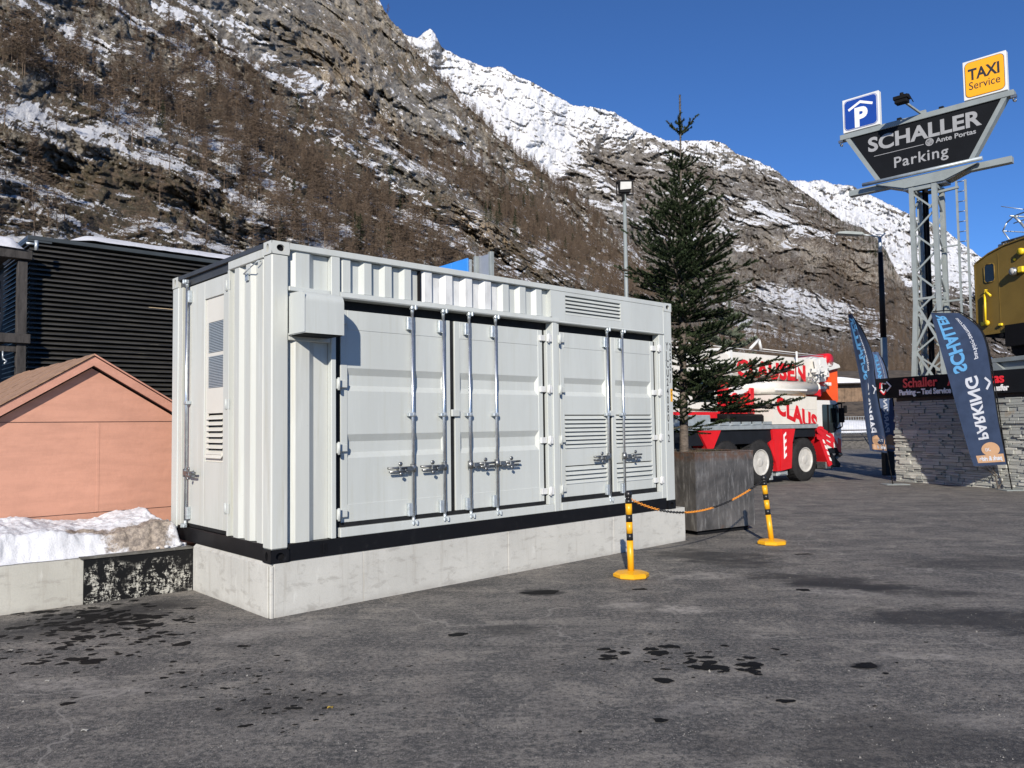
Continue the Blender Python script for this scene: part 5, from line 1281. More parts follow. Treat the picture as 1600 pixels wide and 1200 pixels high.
for z, h in courses:
    x = -.02+random.uniform(-.015, .015); n = 0
    while x < LW:
        w = random.uniform(.14, .48)
        dy = random.uniform(-.045, .03)
        if x < 3.95 and cnt < 292: stone(x, w, z, h, dy, wl); cnt += 1
        else: rest_b.box(x+.003, x+w-.003, -.05+dy, .10, z+.002, z+h-.002, .006)
        x += w
for z, h in courses:   # return face at the left end
    x = .12
    while x < .6:
        w = random.uniform(.14, .3); rest_b.box(-.02+random.uniform(-.02, .02), .05, x, x+w-.006, z+.002, z+h-.002, .006); x += w
print('stones', cnt)
rest_b.out('stonework', M['slate'], wl, kind='stuff')
b = B(); b.box(.03, LW, .0, .6, 2.15, 2.30, .006); b.out('sign_shadow_strip', simple('sign_shadow_tone', (.028, .024, .022), .7, 0, .1, 3), wl)  # dark strip put in as the shadow beneath the sign board
# black fascia sign
sg = empty('shop_sign', (*wo_, 0), wa, label='long black sign board with red and white lettering on top of the slate wall', cat='sign')
b = B(); b.box(-.53, LW, -.16, .12, 2.28, 2.83, .006); b.out('board', M['signblack'], sg)
def onsign(x0, z0, sx=1.0, y=-.162): return lambda x, yy, zz: (x0+x*sx, y-zz-.012, z0+yy)
lettering('lettering', 'Schaller', M['redletter'], sg, onsign(.41, 2.545, .98), size=.335, bold=.025, extrude=.012)
lettering('lettering', 'Ante Portas', M['redletter'], sg, onsign(1.74, 2.535, .90), size=.335, bold=.025, extrude=.012)
lettering('lettering', 'Parking – Taxi Service', M['whiteletter'], sg, onsign(.28, 2.345, .86), size=.20, bold=.035, extrude=.010)
lettering('lettering', '– Hotel Transfer', M['whiteletter'], sg, onsign(2.16, 2.345, .84), size=.20, bold=.035, extrude=.010)
def arrowmark(cx, cz, ang, s, m1):
    b = B()
    for a0 in (2.4, -2.4):
        pts = []
        d = Vector((math.cos(ang+a0), 0, math.sin(ang+a0))); tip = Vector((cx, -.175, cz))
        b.bar(tip, tip+d*s, .03, .02, up=(0, 1, 0))
    b.out('arrow_mark', M[m1], sg)
arrowmark(.02, 2.60, 0, .19, 'whiteletter'); arrowmark(-.33, 2.70, 2.2, .15, 'redletter'); arrowmark(-.28, 2.69, 2.3, .15, 'whiteletter'); arrowmark(-.22, 2.38, -1.5, .16, 'redletter'); arrowmark(-.22, 2.42, -1.5, .13, 'whiteletter')
# ------------------------------------------------------------------ tall trapezoid parking sign on lattice tower
ta = -math.pi/4
tw = empty('lattice_tower', (10.2, 23.0, 0), ta, label='grey steel lattice tower with a caged ladder carrying the big parking sign', cat='tower')
def leg(xb, yb_, xt, yt, zb, zt_):
    b = B(); b.bar((xb, yb_, zb), (xt, yt, zt_), .13, .13, up=(0, 1, 0)); b.out('leg', M['greysteel'], tw)
zt0, zb0 = 8.12, .0
xa, xb2, ya, yb3 = 1.72, 2.30, -.30, .34
spread = .12
Lg = [(xa, ya, -1, -1), (xb2, ya, 1, -1), (xa, yb3, -1, 1), (xb2, yb3, 1, 1)]
def lp_(i, z):
    x, y, sx, sy = Lg[i]; f = max(0, (4.9-z)/4.9); return Vector((x+sx*spread*f*1.8, y+sy*spread*f*1.8, z))
for i in range(4):
    b = B(); b.bar(lp_(i, 0), lp_(i, 4.9), .12, .12, up=(0, 1, 0)); b.bar(lp_(i, 4.9), lp_(i, zt0), .12, .12, up=(0, 1, 0)); b.out('leg', M['greysteel'], tw)
zs = [zt0-.15-k*.56 for k in range(15)]
for (i, j) in ((0, 1), (1, 3), (3, 2), (2, 0)):
    for k in range(len(zs)-1):
        if zs[k+1] < .2: break
        p, q = (lp_(i, zs[k]), lp_(j, zs[k+1])) if k % 2 == 0 else (lp_(j, zs[k]), lp_(i, zs[k+1]))
        b = B(); b.bar(p, q, .045, .045, up=(0, 1, 0)); b.out('brace', M['greysteel'], tw)
    b = B(); b.bar(lp_(i, zt0-.05), lp_(j, zt0-.05), .09, .09); b.bar(lp_(i, 5.0), lp_(j, 5.0), .06, .06); b.out('cross_member', M['greysteel'], tw)
    b = B()
    for za, zc in ((4.9, 3.6), (3.6, 2.3)):
        b.bar(lp_(i, za), lp_(j, zc), .055, .055, up=(0, 1, 0)); b.bar(lp_(j, za), lp_(i, zc), .055, .055, up=(0, 1, 0))
    b.out('cross_brace', M['greysteel'], tw)
b = B()
b.tube((2.0, 0, .5), (2.0, 0, zt0), .05, 8); b.tube((1.9, .1, .5), (1.9, .1, zt0), .035, 8); b.out('cable_duct', M['black'], tw)
ld = B()
for s in (2.75, 2.97): ld.bar((s, .05, .5), (s, .05, 8.15), .05, .05, up=(0, 1, 0))
ld.out('ladder_rail', M['greysteel'], tw)
ld = B()
for k in range(28): ld.tube((2.75, .05, .7+k*.275), (2.97, .05, .7+k*.275), .012, 6)
ld.out('ladder_rung', M['darkmetal'], tw)
ld = B(); ld.bar((2.3, .05, 7.95), (2.8, .05, 7.98), .10, .06); ld.bar((2.3, .05, 4.9), (2.8, .05, 4.9), .06, .05); ld.bar((2.3, .05, 6.4), (2.8, .05, 6.4), .04, .04); ld.out('ladder_bracket', M['greysteel'], tw)
ts = empty('parking_sign', (10.2, 23.0, 0), ta, label='big dark trapezoid parking sign high on the lattice tower', cat='sign')
T0x, T1x, B0x, B1x, ZT, ZB = -.05, 4.0, .78, 3.17, 10.04, 8.60
b = B(); b.prism([(T0x+.10, ZT), (T1x-.10, ZT), (B1x-.05, ZB), (B0x+.05, ZB)], -.10, .05); b.out('panel', M['signblack'], ts)
b = B()
def fr(p, q, w): b.bar((p[0], -.06, p[1]), (q[0], -.06, q[1]), w, .20, up=(0, 1, 0)) if False else b.prism([(p[0]-w/2, p[1]), (p[0]+w/2, p[1]), (q[0]+w/2, q[1]), (q[0]-w/2, q[1])], -.13, .12)
fr((T0x, ZT), (B0x, ZB), .13); b.out('frame_side', M['greysteel'], ts)
b = B(); fr((T1x, ZT), (B1x, ZB), .13); b.out('frame_side', M['greysteel'], ts)
b = B(); b.box(-.27, 4.22, -.15, .13, ZT+.004, ZT+.155, .006); b.out('top_beam', M['greysteel'], ts)
b = B()
for x in (-.27, 4.2):
    b.path([(x, -.1, ZT+.0), (x, -.1, ZT-.14), (x+.05, -.1, ZT-.17), (x+.06, -.1, ZT-.10)], .02, 6); b.box(x-.05, x+.08, -.14, -.05, ZT-.06, ZT+.01)
b.out('shackle', M['darkmetal'], ts)
b = B(); b.box(-.12, 4.08, .0, .22, 8.345, 8.515, .006); b.out('lower_beam', M['greysteel'], ts)
b = B(); b.tube((.36, -.20, 8.54), (3.46, -.20, 8.56), .055, 10); b.out('front_tube', M['alu'], ts)
b = B(); b.prism([(.70, 8.48), (3.35, 8.48), (2.50, 8.20), (1.50, 8.20)], -.17, -.13); b.prism([(.70, 8.48), (3.35, 8.48), (2.50, 8.20), (1.50, 8.20)], .3, .34); b.out('gusset_plate', M['greysteel'], ts)
b = B(); b.box(1.45, 2.55, -.125, .295, 8.14, 8.20); b.prism([(2.5, 8.20), (2.6, 8.20), (3.3, 8.47), (3.2, 8.47)], -.125, .295); b.prism([(1.4, 8.20), (1.5, 8.20), (.8, 8.47), (.7, 8.47)], -.125, .295); b.out('head_plate', M['darkmetal'], ts)
def onp(x0, z0, sx=1, y=-.103): return lambda x, yy, zz: (x0+x*sx, y-zz, z0+yy)
lettering('lettering', 'SCHALLER', M['signgrey'], ts, onp(.52, 9.50, 1.09), size=.565, bold=.032, extrude=.006, space=1.02)
lettering('lettering', 'Parking', M['signgrey'], ts, onp(1.20, 8.86), size=.43, bold=.012, extrude=.006, space=1.12)
lettering('lettering', 'Ante Portas', M['signgrey'], ts, onp(2.33, 9.29, 1.1), size=.185, bold=.022, extrude=.004)
b = B(); b.box(.68, 2.02, -.106, -.101, 9.325, 9.34); b.out('rule_line', M['signgrey'], ts)
b = B(); b.lathe([(.105, -.108), (.105, -.101), (.085, -.101), (.085, -.108)], (2.17, 0, 9.355), 'y', 24); b.bar((2.10, -.106, 9.36), (2.24, -.106, 9.36), .018, .01); b.bar((2.17, -.106, 9.29), (2.19, -.106, 9.42), .018, .01); b.bar((2.12, -.106, 9.31), (2.22, -.106, 9.40), .018, .01); b.out('emblem', M['signgrey'], ts)
def rrect(x0, x1, z0, z1, r, n=6):
    pts = []
    for cx, cz, a0 in ((x1-r, z1-r, 0), (x0+r, z1-r, 90), (x0+r, z0+r, 180), (x1-r, z0+r, 270)):
        for k in range(n+1):
            a = math.radians(a0+90*k/n); pts.append((cx+r*math.cos(a), cz+r*math.sin(a)))
    return pts
def boxsign(name, x0, x1, z0, z1, mt, mtline, label, cat):
    r = empty(name, (10.2, 23.0, 0), ta, label=label, cat=cat)
    b = B(); b.box(x0, x1, -.14, .04, z0, z1, .008); b.out('box', M['white'], r)
    b = B(); b.prism(rrect(x0+.045, x1-.045, z0+.045, z1-.045, .12), -.144, -.139); b.out('panel_edge', mtline, r)
    b = B(); b.prism(rrect(x0+.058, x1-.058, z0+.058, z1-.058, .11), -.148, -.1435); b.out('panel_ring', mt if name == 'taxi_sign' else M['white'], r)
    b = B(); b.prism(rrect(x0+.07, x1-.07, z0+.07, z1-.07, .10), -.152, -.1475); b.out('panel', mt, r)
    b = B(); b.box(x0+.2, x0+.3, -.08, .0, z0-.03, z0); b.box(x1-.3, x1-.2, -.08, 0, z0-.03, z0); b.out('foot', M['zincdull'], r)
    return r
ps = boxsign('parking_garage_sign', -.165, .885, 10.225, 11.225, M['blue'], M['blue'], 'white framed blue square parking sign with a P under a roof', 'sign')
b = B(); b.prism([(.0, 10.90), (.36, 11.08), (.72, 10.93), (.70, 10.86), (.36, 11.00), (.03, 10.835)], -.158, -.1525); b.out('roof_symbol', M['whiteletter'], ps)
lettering('lettering', 'P', M['whiteletter'], ps, onp(.17, 10.335, .95, -.153), size=.76, bold=.045, extrude=.004)
tx = boxsign('taxi_sign', 3.07, 4.09, 10.225, 11.28, M['taxi'], M['ink'], 'white framed amber square taxi sign at the right end of the big sign', 'sign')
lettering('lettering', 'TAXI', M['ink'], tx, onp(3.20, 10.74, .80, -.153), size=.42, bold=.028, extrude=.002)
lettering('lettering', 'Service', M['ink'], tx, onp(3.20, 10.475, .86, -.153), size=.30, bold=.0, extrude=.002)
sl_ = empty('sign_spotlight', (10.2, 23.0, 0), ta, label='small black spotlight on a stalk over the parking sign', cat='spotlight')
b = B(); b.bar((2.0, -.05, 10.20), (1.78, -.75, 10.42), .05, .05); b.box(1.95, 2.10, -.1, .0, 10.196, 10.3, .004); b.out('arm', M['greysteel'], sl_)
b = B(); b.box(1.55, 1.93, -1.0, -.72, 10.46, 10.56, .01); b.box(1.58, 1.90, -.98, -.75, 10.36, 10.455, .01); b.tube((1.74, -.86, 10.56), (1.74, -.86, 10.66), .05, 8); b.path([(1.7, -.9, 10.62), (1.9, -.8, 10.6), (1.95, -.6, 10.42)], .012, 6); b.out('lamp_housing', M['black'], sl_)
for xx in (1.32, 2.42):
    o = B().box(xx, xx+.12, -.06, .04, 10.198, 10.29, .01).out('sign_fixing', M['black'], ts)

# ------------------------------------------------------------------ feather flags
def flag(name, Y, edgeL, edgeR, pole, cloth, label, amp, texts=True, nfold=3.0, ph=0, sgn=1, tscale=1.0, cat='flag', transp=0):
    """edges: pixel polylines (top to bottom), converted to true positions in the flag's own plane"""
    r0 = atY(pole[-1][0], pole[-1][1], Y); root = empty(name, (r0.x, Y, 0), 0, label=label, cat=cat, group='mirrored navy feather flags')
    def cv(pts): return [atY(u, v, Y)-Vector((r0.x, Y, 0)) for u, v in pts]
    EL, ER, PO = cv(edgeL), cv(edgeR), cv(pole)
    def samp(E_, t):
        f = t*(len(E_)-1); i = min(int(f), len(E_)-2); a = f-i
        # smooth catmull-rom
        p0, p1, p2, p3 = E_[max(i-1, 0)], E_[i], E_[i+1], E_[min(i+2, len(E_)-1)]
        return .5*((2*p1)+(p2-p0)*a+(2*p0-5*p1+4*p2-p3)*a*a+(3*p1-p0-3*p2+p3)*a**3)
    def wave(s, t): return amp*math.sin(s*nfold*math.pi+t*3.5+ph)*(.25+.75*math.sin(math.pi*min(1, s*.9+.1)))+amp*.5*math.sin(t*9+s*2+ph)
    def S(s, t, off=0):
        a, c = samp(EL, t), samp(ER, t); p = a.lerp(c, s); return (p.x, wave(s, t)-off, p.z)
    b = B(); ns, nt_ = 18, 44
    b.grid([[S(i/ns, j/nt_) for i in range(ns+1)] for j in range(nt_+1)]); cl = b.out('cloth', M[cloth], root)
    b = B(); b.grid([[S((.97 if True else 0)+.03*i, j/nt_, .004) for i in range(2)] for j in range(nt_+1)]); b.out('hem', M['signblack'], root)
    # print: text runs up the flag, mirrored because the flag is seen from behind
    hl = (samp(EL, 0)-samp(EL, 1)).length; wd = (samp(EL, .6)-samp(ER, .6)).length
    def prn(nm, body, mt, t0, t1, s0, sh, bold):
        me = text_mesh(body, size=1, bold=bold, extrude=0)
        xs = [v.co.x for v in me.vertices]; w = max(xs); 
        bm_ = bmesh.new(); bm_.from_mesh(me)
        bmesh.ops.triangulate(bm_, faces=bm_.faces); 
        bmesh.ops.subdivide_edges(bm_, edges=[e for e in bm_.edges if e.calc_length() > .25], cuts=1)
        for v in bm_.verts:
            a = v.co.x/w; h = v.co.y/.72
            v.co = Vector(S(s0+h*sh, t1+(t0-t1)*a, .006))
        bm_.to_mesh(me); bm_.free(); link_mesh(nm, me, M[mt], root)
    if texts:
        prn('lettering', 'PARKING', 'flagwhite', .43, .80, .34, .29*tscale, .03)
        for q_ in ((.50, .455), (.50, .515)):
            b = B(); A0, A1, A2 = S(.80, .455, .006), S(.92, .485, .006), S(.80, .515, .006); b.bar(A0, A1, .05, .002, up=(0, 1, 0)); b.bar(A1, A2, .05, .002, up=(0, 1, 0)); b.out('roof_symbol', M['flagwhite'], root); break
        prn('lettering', 'SCHALLER', 'flagblue', .03, .395, .16, .28*tscale, .04)
        prn('lettering', 'parking-zermatt.com', 'flagwhite', .08, .36, .66, .10, .015)
    # brown logo
    b = B(); cx, ct_, = .60, .865
    ring = [S(cx+.27*math.cos(a), ct_+.046*math.sin(a), .005) for a in [2*math.pi*k/20 for k in range(20)]]
    b.face(ring)
    n_ = 8
    b.grid([[S(.14+.80*i/n_, .90+.065*j/3, .005) for i in range(n_+1)] for j in range(4)]); b.out('logo_panel', M['flagtan'], root)
    me = text_mesh('park & ride', size=1, bold=.05, extrude=0); w = max(v.co.x for v in me.vertices)
    for v in me.vertices: v.co = Vector(S(.88-.68*v.co.x/w, .945-.035*v.co.y/.72, .008))
    link_mesh('lettering', me, M['flagwhite'], root)
    me = text_mesh('TAXI', size=1, bold=.02, extrude=0); w = max(v.co.x for v in me.vertices)
    for v in me.vertices: v.co = Vector(S(.76-.32*v.co.x/w, .875-.022*v.co.y/.72, .008))
    link_mesh('lettering', me, M['flagwhite'], root)
    b = B(); pts = [tuple(samp(PO, k/24)+Vector((0, -.01, 0))) for k in range(25)]; b.path(pts, .014, 8); b.out('pole', M['black'], root)
    b = B(); b.box(-.25, .35, -.22, .22, 0.001, .02, .004); b.out('base_plate', M['greysteel'], root)
    return root
flag('feather_flag', 18.45, [(1455, 488), (1470, 545), (1490, 620), (1507, 680), (1521, 728)], [(1500, 489), (1536, 522), (1553, 600), (1564, 670), (1574, 726)],
     [(1457, 487), (1500, 488), (1537, 522), (1554, 600), (1566, 680), (1581, 766)], 'flag', 'large mirrored navy feather flag leaning in front of the slate wall', .035, nfold=1.4, ph=.5)
flag('feather_flag', 20.5, [(1328, 490), (1338, 560), (1347, 620), (1354, 670), (1357, 704)], [(1331, 491), (1360, 548), (1371, 610), (1379, 665), (1386, 708)],
     [(1328, 490), (1350, 520), (1362, 560), (1372, 620), (1383, 690), (1395, 757)], 'flag', 'folded mirrored navy feather flag beside the street lamp', .12, nfold=2.6, ph=1.2)
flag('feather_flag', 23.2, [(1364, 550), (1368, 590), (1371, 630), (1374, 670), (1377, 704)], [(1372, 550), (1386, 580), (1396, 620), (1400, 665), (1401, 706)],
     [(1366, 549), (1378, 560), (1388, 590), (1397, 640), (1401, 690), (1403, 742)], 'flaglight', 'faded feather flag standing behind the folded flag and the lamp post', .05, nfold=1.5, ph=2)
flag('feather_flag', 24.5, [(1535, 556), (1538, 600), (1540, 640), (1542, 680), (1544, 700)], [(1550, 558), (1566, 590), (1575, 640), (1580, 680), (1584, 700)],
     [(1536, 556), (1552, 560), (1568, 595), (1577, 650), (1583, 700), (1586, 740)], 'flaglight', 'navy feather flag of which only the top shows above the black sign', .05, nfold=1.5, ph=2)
# bare shrub before the wall
bs_ = empty('bare_shrub', (*gnd(1560, 764), 0), 0, label='leafless little shrub in front of the slate wall at the flag foot', cat='shrub')
random.seed(4); b = B()
def tw_(p, d, l, r, lv):
    q = p+d*l; b.tube(p, q, r, 5, r*.7, caps=False)
    if lv > 0:
        for _ in range(random.choice((2, 2, 3))):
            e = (d+Vector((random.gauss(0, .55), random.gauss(0, .3), random.gauss(0, .3)))).normalized(); tw_(q, e, l*random.uniform(.55, .8), r*.62, lv-1)
tw_(Vector((0, 0, 0)), Vector((-.2, 0, 1)).normalized(), .28, .018, 4); tw_(Vector((0, 0, 0)), Vector((.5, 0, 1)).normalized(), .26, .014, 4)
b.out('branches', M['bark'], bs_)

# ------------------------------------------------------------------ ochre locomotive on beams
la = math.atan2(-.97, .24)
lc = empty('old_locomotive', (14.898, 25.0, 0), la, label='ochre yellow old electric locomotive displayed on steel beams at the right edge', cat='locomotive')
Wd, zb_ = 2.9, 4.33
roof = [(0, 6.56), (.10, 6.66), (.58, 6.86), (1.18, 7.0), (1.86, 7.06), (2.3, 7.0), (2.8, 6.66), (2.9, 6.56)]
b = B(); b.prism([(0, zb_), (Wd, zb_)]+roof[::-1], 0, 7.5); body = b.out('body', M['loco'], lc)
b = B(); b.box(-.02, Wd+.02, -.035, 0, zb_-.02, zb_+.05, .004); b.box(-.01, .03, -.012, -.001, zb_+.06, 6.6); b.box(.9, .915, -.008, -.001, zb_+.06, 6.8)
for (x0, z0), (x1, z1) in zip(roof[:-1], roof[1:]): b.bar((x0, -.01, z0), (x1, -.01, z1), .04, .05, up=(0, 1, 0))
b.out('body_trim', M['loco'], lc)
b = B()
for k in range(30): b.lathe([(.001, -.006), (.010, -.003), (.012, 0)], (.05+.09*k, 0, zb_+.10), 'y', 6)
for k in range(22): b.lathe([(.001, -.006), (.010, -.003), (.012, 0)], (.06, 0, zb_+.2+.1*k), 'y', 6)
b.out('rivets', M['loco'], lc, kind='stuff')
b = B(); b.prism(rrect(.40, .75, 5.97, 6.51, .08), -.012, -.002); wn_ = b.out('window', M['glass'], lc)
b = B(); pts = rrect(.385, .765, 5.955, 6.525, .09)
b.path([(x, -.012, z) for x, z in pts]+[(pts[0][0], -.012, pts[0][1])], .016, 6); b.out('window_frame', M['loco'], wn_)
b = B(); b.prism(rrect(2.05, 2.5, 5.97, 6.51, .07), -.012, -.002); b.out('window', M['glass'], lc)
b = B(); b.tube((.44, -.10, 4.72), (.46, -.10, 5.62), .032, 10); b.tube((.46, -.10, 5.72), (.46, 0, 5.72), .02, 8); b.path([(.46, -.10, 5.60), (.52, -.12, 5.66), (.70, -.12, 5.50)], .035, 8); b.lathe([(.02, -.07), (.085, -.06), (.085, .0), (.02, .01)], (.46, -.04, 4.68), 'y', 14); b.box(.20, .32, -.05, 0, 4.62, 4.74, .01); b.out('handrail', M['locoyellow'], lc)
b = B(); b.box(.88, 1.0, -.08, 0, 4.53, 4.61, .015); b.out('step_bracket', M['locoyellow'], lc)
b = B(); b.lathe([(.02, -.20), (.10, -.20), (.13, -.12), (.10, .0)], (1.56, 0, 6.10), 'y', 18); hl_ = b.out('headlight', M['zinc'], lc)
b = B(); b.lathe([(.01, -.208), (.095, -.203), (.095, -.200)], (1.56, 0, 6.10), 'y', 18); b.out('lens', M['lampglass'], hl_)
b = B(); b.lathe([(.02, -.12), (.10, -.12), (.10, 0)], (1.80, 0, 6.66), 'y', 14); b.box(1.72, 1.9, -.16, 0, 6.02, 6.2, .02); b.lathe([(.01, -.04), (.04, -.04), (.04, 0)], (1.52, 0, 6.48), 'y', 10); b.out('lamp_bracket', M['locoyellow'], lc)
b = B(); b.prism([(.02, zb_-.025), (2.9, zb_-.025), (2.9, 4.02), (1.12, 4.02), (1.1, 4.10)], .05, 6.5); b.out('underframe', M['black'], lc)
b = B(); b.box(1.14, 2.2, -.12, .3, 3.86, zb_+.19, .01); b.tube((1.0, -.1, 4.22), (1.0, .3, 4.22), .07, 12); b.out('equipment_box', M['black'], lc)
for xx in (1.42, 2.5):
    b = B(); b.lathe([(.05, -.07), (.30, -.07), (.33, -.05), (.33, .02), (.28, .05), (.05, .06)], (xx, .2, 3.85), 'y', 26); b.out('wheel', M['black'], lc)
b = B(); zz0 = 7.02
b.box(.75, 2.6, .25, 1.6, zz0+.02, zz0+.06)
for xx in (.95, 1.3, 1.7, 2.1): b.tube((xx, .3, zz0-.2), (xx, .3, zz0+.16), .05, 8); b.tube((xx, 1.4, zz0-.2), (xx, 1.4, zz0+.16), .05, 8); b.lathe([(.03, 0), (.075, .02), (.075, .04), (.03, .06)], (xx, .3, zz0-.02), 'z', 10)
b.path([(.8, .3, zz0+.14), (2.6, .3, zz0+.18)], .04, 8); b.path([(.8, 1.4, zz0+.14), (2.6, 1.4, zz0+.18)], .04, 8); b.box(.72, .95, .2, .42, zz0-.06, zz0+.10, .02); b.out('roof_gear', M['darkmetal'], lc)
b = B()
for yy in (.35, 1.4):
    b.path([(1.05, yy, zz0+.15), (.80, yy, zz0+.52), (.95, yy, zz0+.74), (1.22, yy, zz0+.88), (2.6, yy, zz0+.98)], .022, 6)
    b.path([(1.75, yy, zz0+.2), (1.45, yy, zz0+.62), (1.25, yy, zz0+.85)], .038, 8); b.path([(1.2, yy, zz0+.66), (2.5, yy, zz0+.72)], .018, 6)
b.tube((.80, .35, zz0+.52), (.80, 1.4, zz0+.52), .018, 6); b.tube((1.22, .2, zz0+.88), (1.22, 1.5, zz0+.88), .025, 6); b.path([(.92, .2, zz0+1.26), (1.5, .4, zz0+1.02), (2.4, .6, zz0+.9)], .012, 6)
b.out('pantograph', M['zincdull'], lc)
pf = empty('display_platform', (14.898, 25.0, 0), la, label='pale grey steel beams carrying the ochre locomotive above the sign wall', cat='platform')
b = B(); b.box(-.1, 4.5, -.25, -.05, 3.40, 3.53, .006); b.out('beam', M['greysteel'], pf)
b = B(); b.box(.1, 4.5, -.28, -.05, 3.06, 3.17, .006); b.out('beam', M['greysteel'], pf)
b = B(); b.box(.1, 4.5, -.13, -.10, 3.171, 3.399); b.prism([(.75, 3.175), (1.15, 3.175), (.9, 3.395), (.78, 3.395)], -.25, -.14); b.box(.62, .95, -.33, -.04, 2.9, 3.055, .01); b.out('web_plate', M['greysteel'], pf)
b = B(); b.box(-.05, 4.5, 0, 6.5, 3.40, 3.50); b.out('deck', M['greysteel'], pf)
for xx in (.3, 3.8):
    for yy in (.2, 5.8): b = B(); b.box(xx, xx+.25, yy, yy+.25, 0, 3.39, .01); b.out('column', M['greysteel'], pf)

# ------------------------------------------------------------------ mobile crane
cr = empty('mobile_crane', (8.125, 22.02, 0), math.atan2(.6, .8), label='red and cream mobile crane truck with red lettering parked behind the fir', cat='crane truck')
M['rim'] = simple('rim_paint', (.50, .49, .46), .5, 0, .12, 6, dirt=(.25, .23, .2), dirt_amt=.6)
def wheel(x, y, side, steer=0):
    r = .60; root = B(); root.lathe([(.33, -.02), (.42, -.03), (.52, -.015), (.575, .01), (.60, .05), (.60, .33), (.575, .37), (.45, .39), (.33, .38)], (x, y, r), 'y', 36, caps=False)
    w = root.out('wheel', M['rubber'], cr)
    b = B()
    for k in range(40):
        a = 2*math.pi*k/40
        for s in (0, 1):
            aa = a+s*.08; b.bar((x+.597*math.cos(aa), y+.02+s*.19, r+.597*math.sin(aa)), (x+.597*math.cos(aa+.05), y+.17+s*.17, r+.597*math.sin(aa+.05)), .05, .022, up=(math.cos(a), 0, math.sin(a)))
    b.out('tread', M['rubber'], w)
    b = B(); b.lathe([(.335, .01), (.345, -.03), (.32, -.02), (.30, .05), (.20, .11), (.14, .10), (.13, .02), (.11, .0), (.05, -.005), (.005, -.005)], (x, y, r), 'y', 32)
    b.out('rim', M['rim'], w)
    b = B()
    for k in range(10):
        a = 2*math.pi*k/10; b.lathe([(.003, -.015), (.030, -.012), (.030, .01), (.003, .012)], (x+.235*math.cos(a), y+.055, r+.235*math.sin(a)), 'y', 8)
    b.out('rim_holes', M['black'], w)
for x in (.06, -1.98, -3.36, -5.05, -6.6):
    wheel(x, 0, 1)
    b = B(); b.lathe([(.33, -.0), (.55, .0), (.60, .04), (.60, .34), (.45, .36), (.33, .36)], (x, 1.95, .60), 'y', 24); b.out('wheel', M['rubber'], cr)
b = B(); b.box(-7.5, 1.0, .45, 1.9, .75, 1.28, .01); b.box(-7.5, -.35, .03, .45, 1.10, 1.47, .01); b.box(-.34, .66, .03, 2.3, 1.23, 1.47, .01); b.out('chassis', M['chassis'], cr)
b = B(); b.box(-7.5, .72, -.04, 2.35, 1.475, 1.585, .01); b.out('deck_edge', M['alu'], cr)
b = B(); b.box(-5.5, -1.4, .1, 2.2, 1.588, 1.62); 
for k in range(9): b.box(-5.3+k*.45, -5.0+k*.45, .02, .1, 1.60, 1.68)
b.box(-5.1, -3.9, .05, .5, 1.62, 1.86, .02); b.out('deck_gear', M['alu'], cr)
for (xa_, xb_, bo) in ((-4.47, -3.61, (-4.15, -3.92)), (-1.47, -1.05, (-1.3, -1.2))):
    b = B(); b.prism([(xa_, 1.47), (xb_, 1.47), (bo[1], 1.02 if xa_ < -4 else .34), (bo[0], 1.02 if xa_ < -4 else .34)], -.03, .4); b.out('guard_panel', M['red'], cr)
b = B(); b.prism([(-1.06, 1.47), (-.44, 1.47), (-.58, 1.1), (-.66, .40), (-1.16, .34)], -.05, .35); b.prism([(-1.62, 1.1), (-1.40, 1.2), (-1.2, .60), (-1.22, .34)], -.02, .3); b.out('outrigger_box', M['red'], cr)
b = B(); b.box(-1.0, -.96, -.06, -.052, .7, 1.3)
for k in range(4): b.prism([(-1.0, .66+k*.19), (-.88, .74+k*.19), (-.88, .82+k*.19), (-1.0, .74+k*.19)], -.058, -.051)
b.out('hazard_stripe', M['whiteletter'], cr)
b = B(); b.box(-1.2, -.7, .05, .5, .20, .33, .01); b.box(-1.45, -1.3, .1, .5, .1, .5, .01); b.box(-1.1, -.8, 0, .1, .24, .30); b.out('outrigger_foot', M['zincdull'], cr)
b = B(); b.prism([(.66, 1.47), (.90, 1.47), (1.02, 1.10), (1.36, .42), (1.20, .36), (.98, .70), (.76, 1.1)], -.04, .3); b.out('wheel_arch', M['red'], cr)
b = B()
for k in range(4): b.prism([(.88+k*.10, 1.16-k*.17), (.97+k*.10, 1.12-k*.17), (1.03+k*.10, 1.02-k*.17), (.94+k*.10, 1.04-k*.17)], -.048, -.041)
b.out('hazard_stripe', M['whiteletter'], cr)
b = B(); b.prism([(-1.36, 1.60), (.70, 1.60), (.72, 2.36), (-1.36, 2.40)], -.01, 1.3); b.out('engine_cover', M['cream'], cr)
b = B(); b.box(-1.30, .68, -.013, -.010, 2.0, 2.005); b.box(-.3, -.296, -.013, -.010, 1.62, 2.38); b.out('cover_seam', M['alu'], cr)
